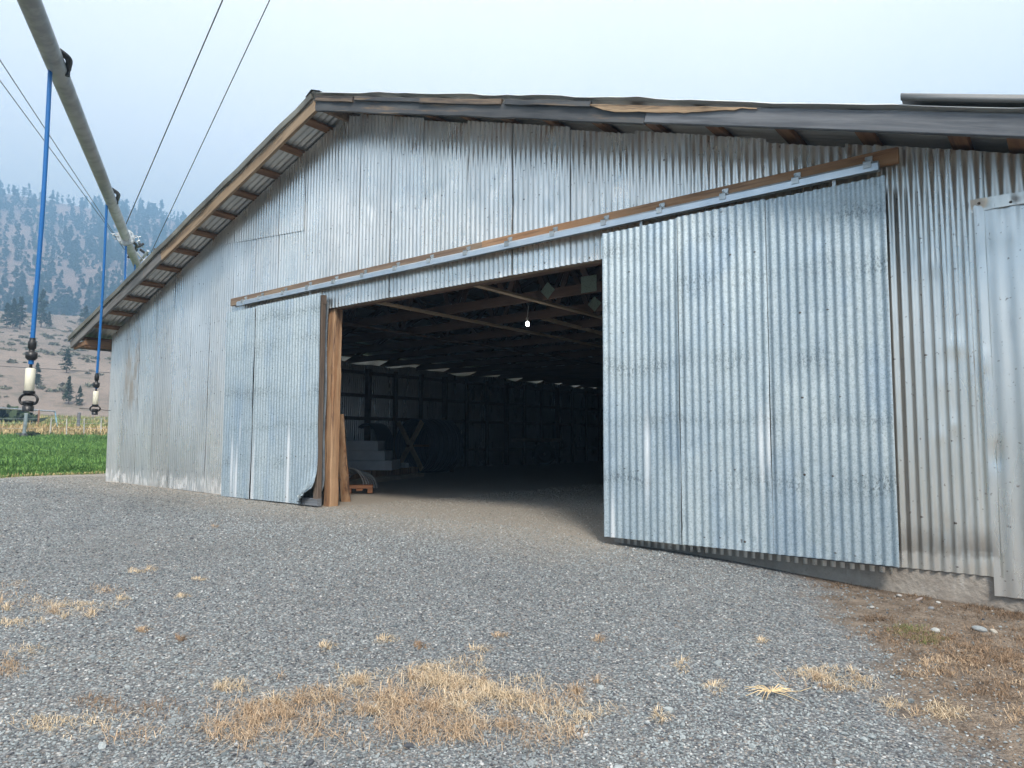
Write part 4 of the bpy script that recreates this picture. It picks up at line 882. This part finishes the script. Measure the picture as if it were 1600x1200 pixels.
# lamp
lp = at(824, 509, 9.6); lamp = empty('light_bulb', lp, 'glowing bare bulb hanging from a truss inside the barn', 'lamp')
M_em = NT('bulb_glass'); M_em.b.inputs['Emission Color'].default_value = (.9, .97, 1, 1); M_em.b.inputs['Emission Strength'].default_value = 30; M_em = M_em.done((.9, .9, .9), .3)
c = MB(); c.lathe((0, 0, .02), [(.001, -.028), (.012, -.026), (.022, -.014), (.025, 0), (.021, .014), (.013, .03), (.012, .04)], 16); c.build('bulb', M_em, lamp)
c = MB(); c.tube([(0, 0, .055), (0, 0, .11)], .02, 10); c.tube([(0, 0, .11), (.02, 0, .28)], .005, 6); c.build('socket', M_white, lamp)

# ------------------------------------------------------------------ gravel stones, dry grass, weeds
def ico():
    t = (1+5**.5)/2; V = np.array([(-1, t, 0), (1, t, 0), (-1, -t, 0), (1, -t, 0), (0, -1, t), (0, 1, t), (0, -1, -t), (0, 1, -t), (t, 0, -1), (t, 0, 1), (-t, 0, -1), (-t, 0, 1)], float)/1.902
    F = np.array([(0, 11, 5), (0, 5, 1), (0, 1, 7), (0, 7, 10), (0, 10, 11), (1, 5, 9), (5, 11, 4), (11, 10, 2), (10, 7, 6), (7, 1, 8), (3, 9, 4), (3, 4, 2), (3, 2, 6), (3, 6, 8), (3, 8, 9), (4, 9, 5), (2, 4, 11), (6, 2, 10), (8, 6, 7), (9, 8, 1)]); return V, F
def stones(name, X, Y, S, seed, flat=.6, base=None, sink=.35):
    q = np.random.default_rng(seed); n = len(X); V, F = ico(); a = q.uniform(0, 6.28, n); e = q.uniform(.6, 1.25, (n, 1, 3))*[1, 1, flat]; J = V[None]*(1+q.uniform(-.18, .18, (n, 12, 1)))*e*S[:, None, None]
    ca, sa = np.cos(a)[:, None], np.sin(a)[:, None]; tx = q.normal(0, .3, n)[:, None]; x, y, z = J[..., 0], J[..., 1], J[..., 2]; y, z = y-z*tx, z+y*tx
    Xx = x*ca-y*sa+X[:, None]; Yy = x*sa+y*ca+Y[:, None]; H = (gnd(X, Y)+.022*vnoise(X, Y, 3, 4, .9))[:, None] + z + S[:, None]*flat*sink
    g = q.uniform(0, 1, (n, 1)); T = np.array([.105, .122, .130])*(1-g)+np.array([.30, .325, .325])*g; k = q.uniform(size=n); T[k < .035] = np.array([.44, .44, .43]); T[(k > .09) & (k < .13)] = [.23, .205, .18]; T[(k > .16) & (k < .26)] = [.065, .07, .08]
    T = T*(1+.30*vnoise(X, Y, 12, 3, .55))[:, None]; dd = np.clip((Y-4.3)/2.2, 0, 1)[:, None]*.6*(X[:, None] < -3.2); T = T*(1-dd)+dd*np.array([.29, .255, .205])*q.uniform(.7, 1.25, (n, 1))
    if base is not None: T = T*.4+np.array(base)*.6*q.uniform(.7, 1.3, (n, 1))
    return npmesh(name, np.stack([Xx, Yy, H], -1).reshape(-1, 3), (F[None]+np.arange(n)[:, None, None]*12).reshape(-1, 3), M_stone, np.repeat(T, 12, 0))
s = NT('stone'); sc_ = s.mix(.5, s.attr('tint')['Color'], s.noise(160, 3), 'SOFT_LIGHT'); M_stone = s.done(sc_, .8, 0, .35)
q = np.random.default_rng(77); n = 300000; A = np.radians(q.uniform(-86, 8, n)); r = 1.0+17*q.uniform(0, 1, n)**1.7; X = r*np.sin(A); Y = r*np.cos(A)
dirt = (X + (Y-4.93)*.5) > -1.35+.4*q.normal(size=n); ok = ((Y < YF-.1) | ((X < OPR-.2) & (X > -7.6) & (Y < 12) & (q.uniform(size=n) < .35)) | ((X < XL-.05) & (X > -17.6))) & ~(dirt & (q.uniform(size=n) < .96)); X, Y = X[ok], Y[ok]; r = r[ok]
S = .0024+.0038*q.uniform(0, 1, len(X))**2+.0006*r; big = (q.uniform(size=len(X)) < .016*np.clip(3.4-r, .05, 2)); S[big] = q.uniform(.009, .021, big.sum())
tag(stones('gravel', X, Y, S, 5), 'loose crushed grey gravel covering the yard', 'gravel', kind='stuff')
for i, (px, py, sz, lab) in enumerate([(1405, 932, .035, 'pale flat stone on the bare dirt below the foundation'), (1435, 938, .03, 'pinkish stone just right of the pale flat stone on the dirt'), (1455, 952, .035, 'grey rounded stone on the dirt between two pale ones'), (1466, 942, .028, 'small white stone closest to the foundation on the dirt'), (1530, 985, .055, 'large grey stone at the right edge among the weeds'), (1552, 988, .04, 'tan stone beside the large grey stone in the weeds'), (1462, 987, .045, 'pale stone at the edge of dirt and brown weeds'), (1362, 950, .03, 'stone at the boundary of gravel and dirt')]):
    p = hit(px, py); o = stones('stone', np.array([0.]), np.array([0.]), np.array([sz]), 20+i, .45, base=[(.48, .45, .42), (.42, .33, .29), (.26, .26, .27), (.6, .58, .54), (.24, .26, .27), (.42, .36, .28), (.45, .44, .40), (.4, .38, .35)][i]); sub = o.modifiers.new('s', 'SUBSURF'); sub.levels = sub.render_levels = 2; sub.subdivision_type = 'CATMULL_CLARK'
    o.location = (p.x, p.y, p.z-g1(0, 0)); tag(o, lab, 'stone')
def patch(px, py, rx, ry, n, q):                    # ground points of a patch seen around a pixel
    out = []; c = hit(px, py); a = hit(px+rx, py); b = hit(px, py-ry); u = a-c; v = b-c
    t = q.uniform(0, 6.283, n); r = q.uniform(0, 1, n)**.6*(1+.35*np.sin(3*t+px)+.2*np.sin(7*t+py)); P_ = np.array([c.x, c.y])[None] + np.array([u.x, u.y])*(r*np.cos(t))[:, None] + np.array([v.x, v.y])*(r*np.sin(t))[:, None]
    return P_
def grass(name, patches, hr, lean, seed, wd=.0024, dens=1.0):
    q = np.random.default_rng(seed); PP = []; TT = []; HH = []
    for (px, py, rx, ry, n, c0, c1, hs) in patches:
        n = int(n*dens); XY = patch(px, py, rx*1.1, ry*1.15, n, q); cl = vnoise(XY[:, 0], XY[:, 1], 6, 3, 9); XY = XY[(cl > -.05) | (q.uniform(size=n) < .25)] if len(patches) > 1 else XY*1; n = len(XY); PP.append(np.column_stack([XY, gnd(XY[:, 0], XY[:, 1])+.022*vnoise(XY[:, 0], XY[:, 1], 3, 4, .9)-.002])); g = q.uniform(0, 1, (n, 1)); TT.append((np.array(c0)*(1-g)+np.array(c1)*g)*q.uniform(.7, 1.25, (n, 1))); HH.append(q.uniform(hr[0], hr[1], n)*hs)
    P0 = np.concatenate(PP); return blades(name, P0, np.concatenate(HH), np.full(len(P0), wd), lean, np.concatenate(TT), seed=seed)
ST = ((.46, .34, .21), (.68, .56, .40)); BR = ((.17, .11, .07), (.36, .25, .16)); OR = ((.32, .215, .13), (.54, .41, .28)); GR = ((.10, .13, .04), (.22, .22, .09)); DK = ((.09, .06, .04), (.24, .16, .10))
fg = [(690, 1062, 75, 26, 1500, *ST, 1), (760, 1088, 90, 26, 1500, *ST, 1), (640, 1100, 90, 30, 1500, *OR, .9), (560, 1066, 35, 18, 450, *ST, .9), (500, 1098, 60, 22, 800, *OR, .8), (440, 1120, 90, 20, 1000, *OR, .9), (860, 1095, 55, 18, 700, *OR, .8), (880, 1118, 60, 18, 600, *ST, .8), (720, 1140, 160, 26, 1800, *OR, 1), (400, 1150, 180, 24, 1500, *OR, .9), (350, 1075, 40, 8, 260, *ST, .8), (250, 1110, 50, 12, 300, *BR, .7), (100, 1130, 90, 16, 450, *ST, .7), (150, 1095, 40, 10, 200, *BR, .6),
      (115, 950, 55, 9, 600, *ST, .7), (160, 925, 35, 6, 260, *OR, .6), (35, 943, 45, 8, 420, *OR, .6), (25, 975, 40, 8, 380, *ST, .6), (15, 1045, 25, 14, 260, *OR, .6), (20, 915, 28, 12, 220, *OR, .5), (45, 1018, 30, 8, 160, *ST, .5),
      (1275, 1055, 42, 14, 520, *ST, .7), (1335, 1068, 36, 13, 420, *ST, .7), (1300, 1075, 60, 6, 200, *BR, .6), (1395, 1100, 22, 10, 160, *ST, .6), (1480, 1112, 50, 12, 380, *ST, .7), (1560, 1085, 60, 16, 500, *BR, .7), (1600, 1120, 40, 20, 300, *OR, .7)]
qc = np.random.default_rng(99)
for (cx_, cy_, rx_, ry_, nc) in ((700, 1075, 110, 38, 34), (560, 1090, 90, 30, 20), (860, 1100, 70, 18, 14), (430, 1120, 80, 14, 10), (120, 955, 70, 12, 9), (30, 950, 40, 14, 6), (1300, 1062, 60, 12, 8), (1470, 1112, 60, 12, 6)):
    for _ in range(int(nc*.55)): fg.append((cx_+qc.normal()*rx_*.6, cy_+qc.normal()*ry_*.6, 5, 3.5, 55, *(ST if qc.random() < .45 else OR), qc.uniform(.7, 1.35)))
tag(grass('dry_grass', fg, (.02, .085), 1.35, 3, .0021), 'dry straw coloured grass matted over the foreground gravel', 'grass', kind='stuff')
wd_ = [(1430, 990, 70, 14, 1400, *BR, .8), (1500, 1010, 90, 22, 2200, *BR, .9), (1560, 1040, 90, 26, 2200, *BR, .9), (1480, 1040, 60, 20, 1100, *OR, .8), (1420, 985, 25, 8, 260, *GR, 1), (1455, 1000, 30, 9, 260, *GR, .9), (1380, 965, 40, 7, 500, *DK, .8), (1330, 915, 60, 5, 500, *DK, .8), (1420, 932, 70, 5, 500, *DK, .8), (1520, 952, 80, 6, 800, *DK, .9), (1600, 965, 60, 8, 700, *DK, 1), (1600, 1000, 60, 14, 800, *BR, .9), (1620, 1060, 50, 30, 900, *OR, .8)]
tag(grass('weeds', wd_, (.02, .055), 1.3, 4, .0028), 'brown withered weeds matted on the dirt along the foundation', 'weeds', kind='stuff')
tu = [(336, 824, 7, 4, *OR), (215, 893, 14, 4, *ST), (235, 889, 9, 4, *ST), (312, 908, 10, 3, *ST), (190, 938, 8, 3, *ST), (285, 935, 9, 3, *ST), (225, 987, 8, 3, *OR), (605, 1000, 16, 5, *ST), (655, 1010, 8, 4, *BR), (780, 994, 9, 4, *OR), (748, 1015, 12, 6, *ST), (935, 1000, 8, 4, *OR), (1067, 1038, 8, 9, *ST), (1118, 1072, 16, 8, *ST), (1032, 1120, 10, 10, *ST), (510, 1012, 10, 5, *ST), (283, 1000, 6, 3, *BR), (1190, 1000, 6, 3, *ST)]
tl = ['lone orange dry tuft on the gravel, nearest to the left sliding door', 'pale flat tuft, left one of a close pair on the left gravel', 'pale tuft, right one of a close pair on the left gravel', 'small pale tuft a little nearer than the close pair, left gravel', 'small pale tuft beside the tip of the long left straw strip', 'small pale tuft between the long left straw strip and the close pair', 'small orange tuft just below the long left straw strip',
 'wide pale tuft above the middle of the foreground straw mass', 'brown tuft right beside the wide pale one above the straw mass', 'orange tuft on bare gravel, right above the tip of the straw mass', 'round pale tuft between the orange tuft and the straw mass', 'small orange tuft on the middle gravel, farthest right of the middle row', 'narrow upright pale tuft on the right gravel below the big door', 'pale tuft just left of the flattened straw bundle', 'tall pale tuft at the bottom edge left of the straw bundle', 'pale tuft left of the foreground straw mass', 'tiny brown tuft on the left gravel above the pale foreground strip', 'tiny pale tuft on the right gravel above the straw bundle']
for i, (px, py, rx, ry, c0, c1) in enumerate(tu):
    o = grass('grass_tuft', [(px, py, rx, ry, 70+rx*3, c0, c1, .75)], (.022, .055), 1.1, 50+i, .0026); tag(o, tl[i], 'grass', 'lone dry tufts on the gravel')
p = hit(1205, 1087); c = MB(); q = np.random.default_rng(8)
for k in range(26):
    a = q.normal(0, .55)+(math.pi if k % 2 else 0); d = Hx*math.cos(a)+Hy*math.sin(a); L = q.uniform(.05, .15); c.tube([d*.005+Z*.010, d*L*.5+Z*q.uniform(.008, .03), d*L+Z*.008+Hy*q.normal(0, .01)], [.0022, .0018, .0008], 5)
c.tube([Hx*.05+Z*.01, Hx*.13-Hy*.01+Z*.015, Hx*.20+Hy*.05+Z*.01], .0015, 5)
o = c.build('straw_bundle', plain('straw_stalk', (.62, .47, .27), .7)); o.location = p+Z*.008; tag(o, 'flattened bunch of pale straw stalks lying on the right foreground gravel', 'straw')

# ------------------------------------------------------------------ haze
c = MB(); c.box((0, 0, 118.5), (1900, 1900, 243)); s = bpy.data.materials.new('haze'); s.use_nodes = True; s.node_tree.nodes.clear(); pv = s.node_tree.nodes.new('ShaderNodeVolumePrincipled'); mo = s.node_tree.nodes.new('ShaderNodeOutputMaterial')
pv.inputs['Color'].default_value = (.34, .63, 1, 1); pv.inputs['Density'].default_value = .0025; pv.inputs['Anisotropy'].default_value = .2; s.node_tree.links.new(pv.outputs[0], mo.inputs['Volume'])
tag(c.build('haze', s), 'thin blue smoke haze filling the valley air', 'haze', kind='stuff')
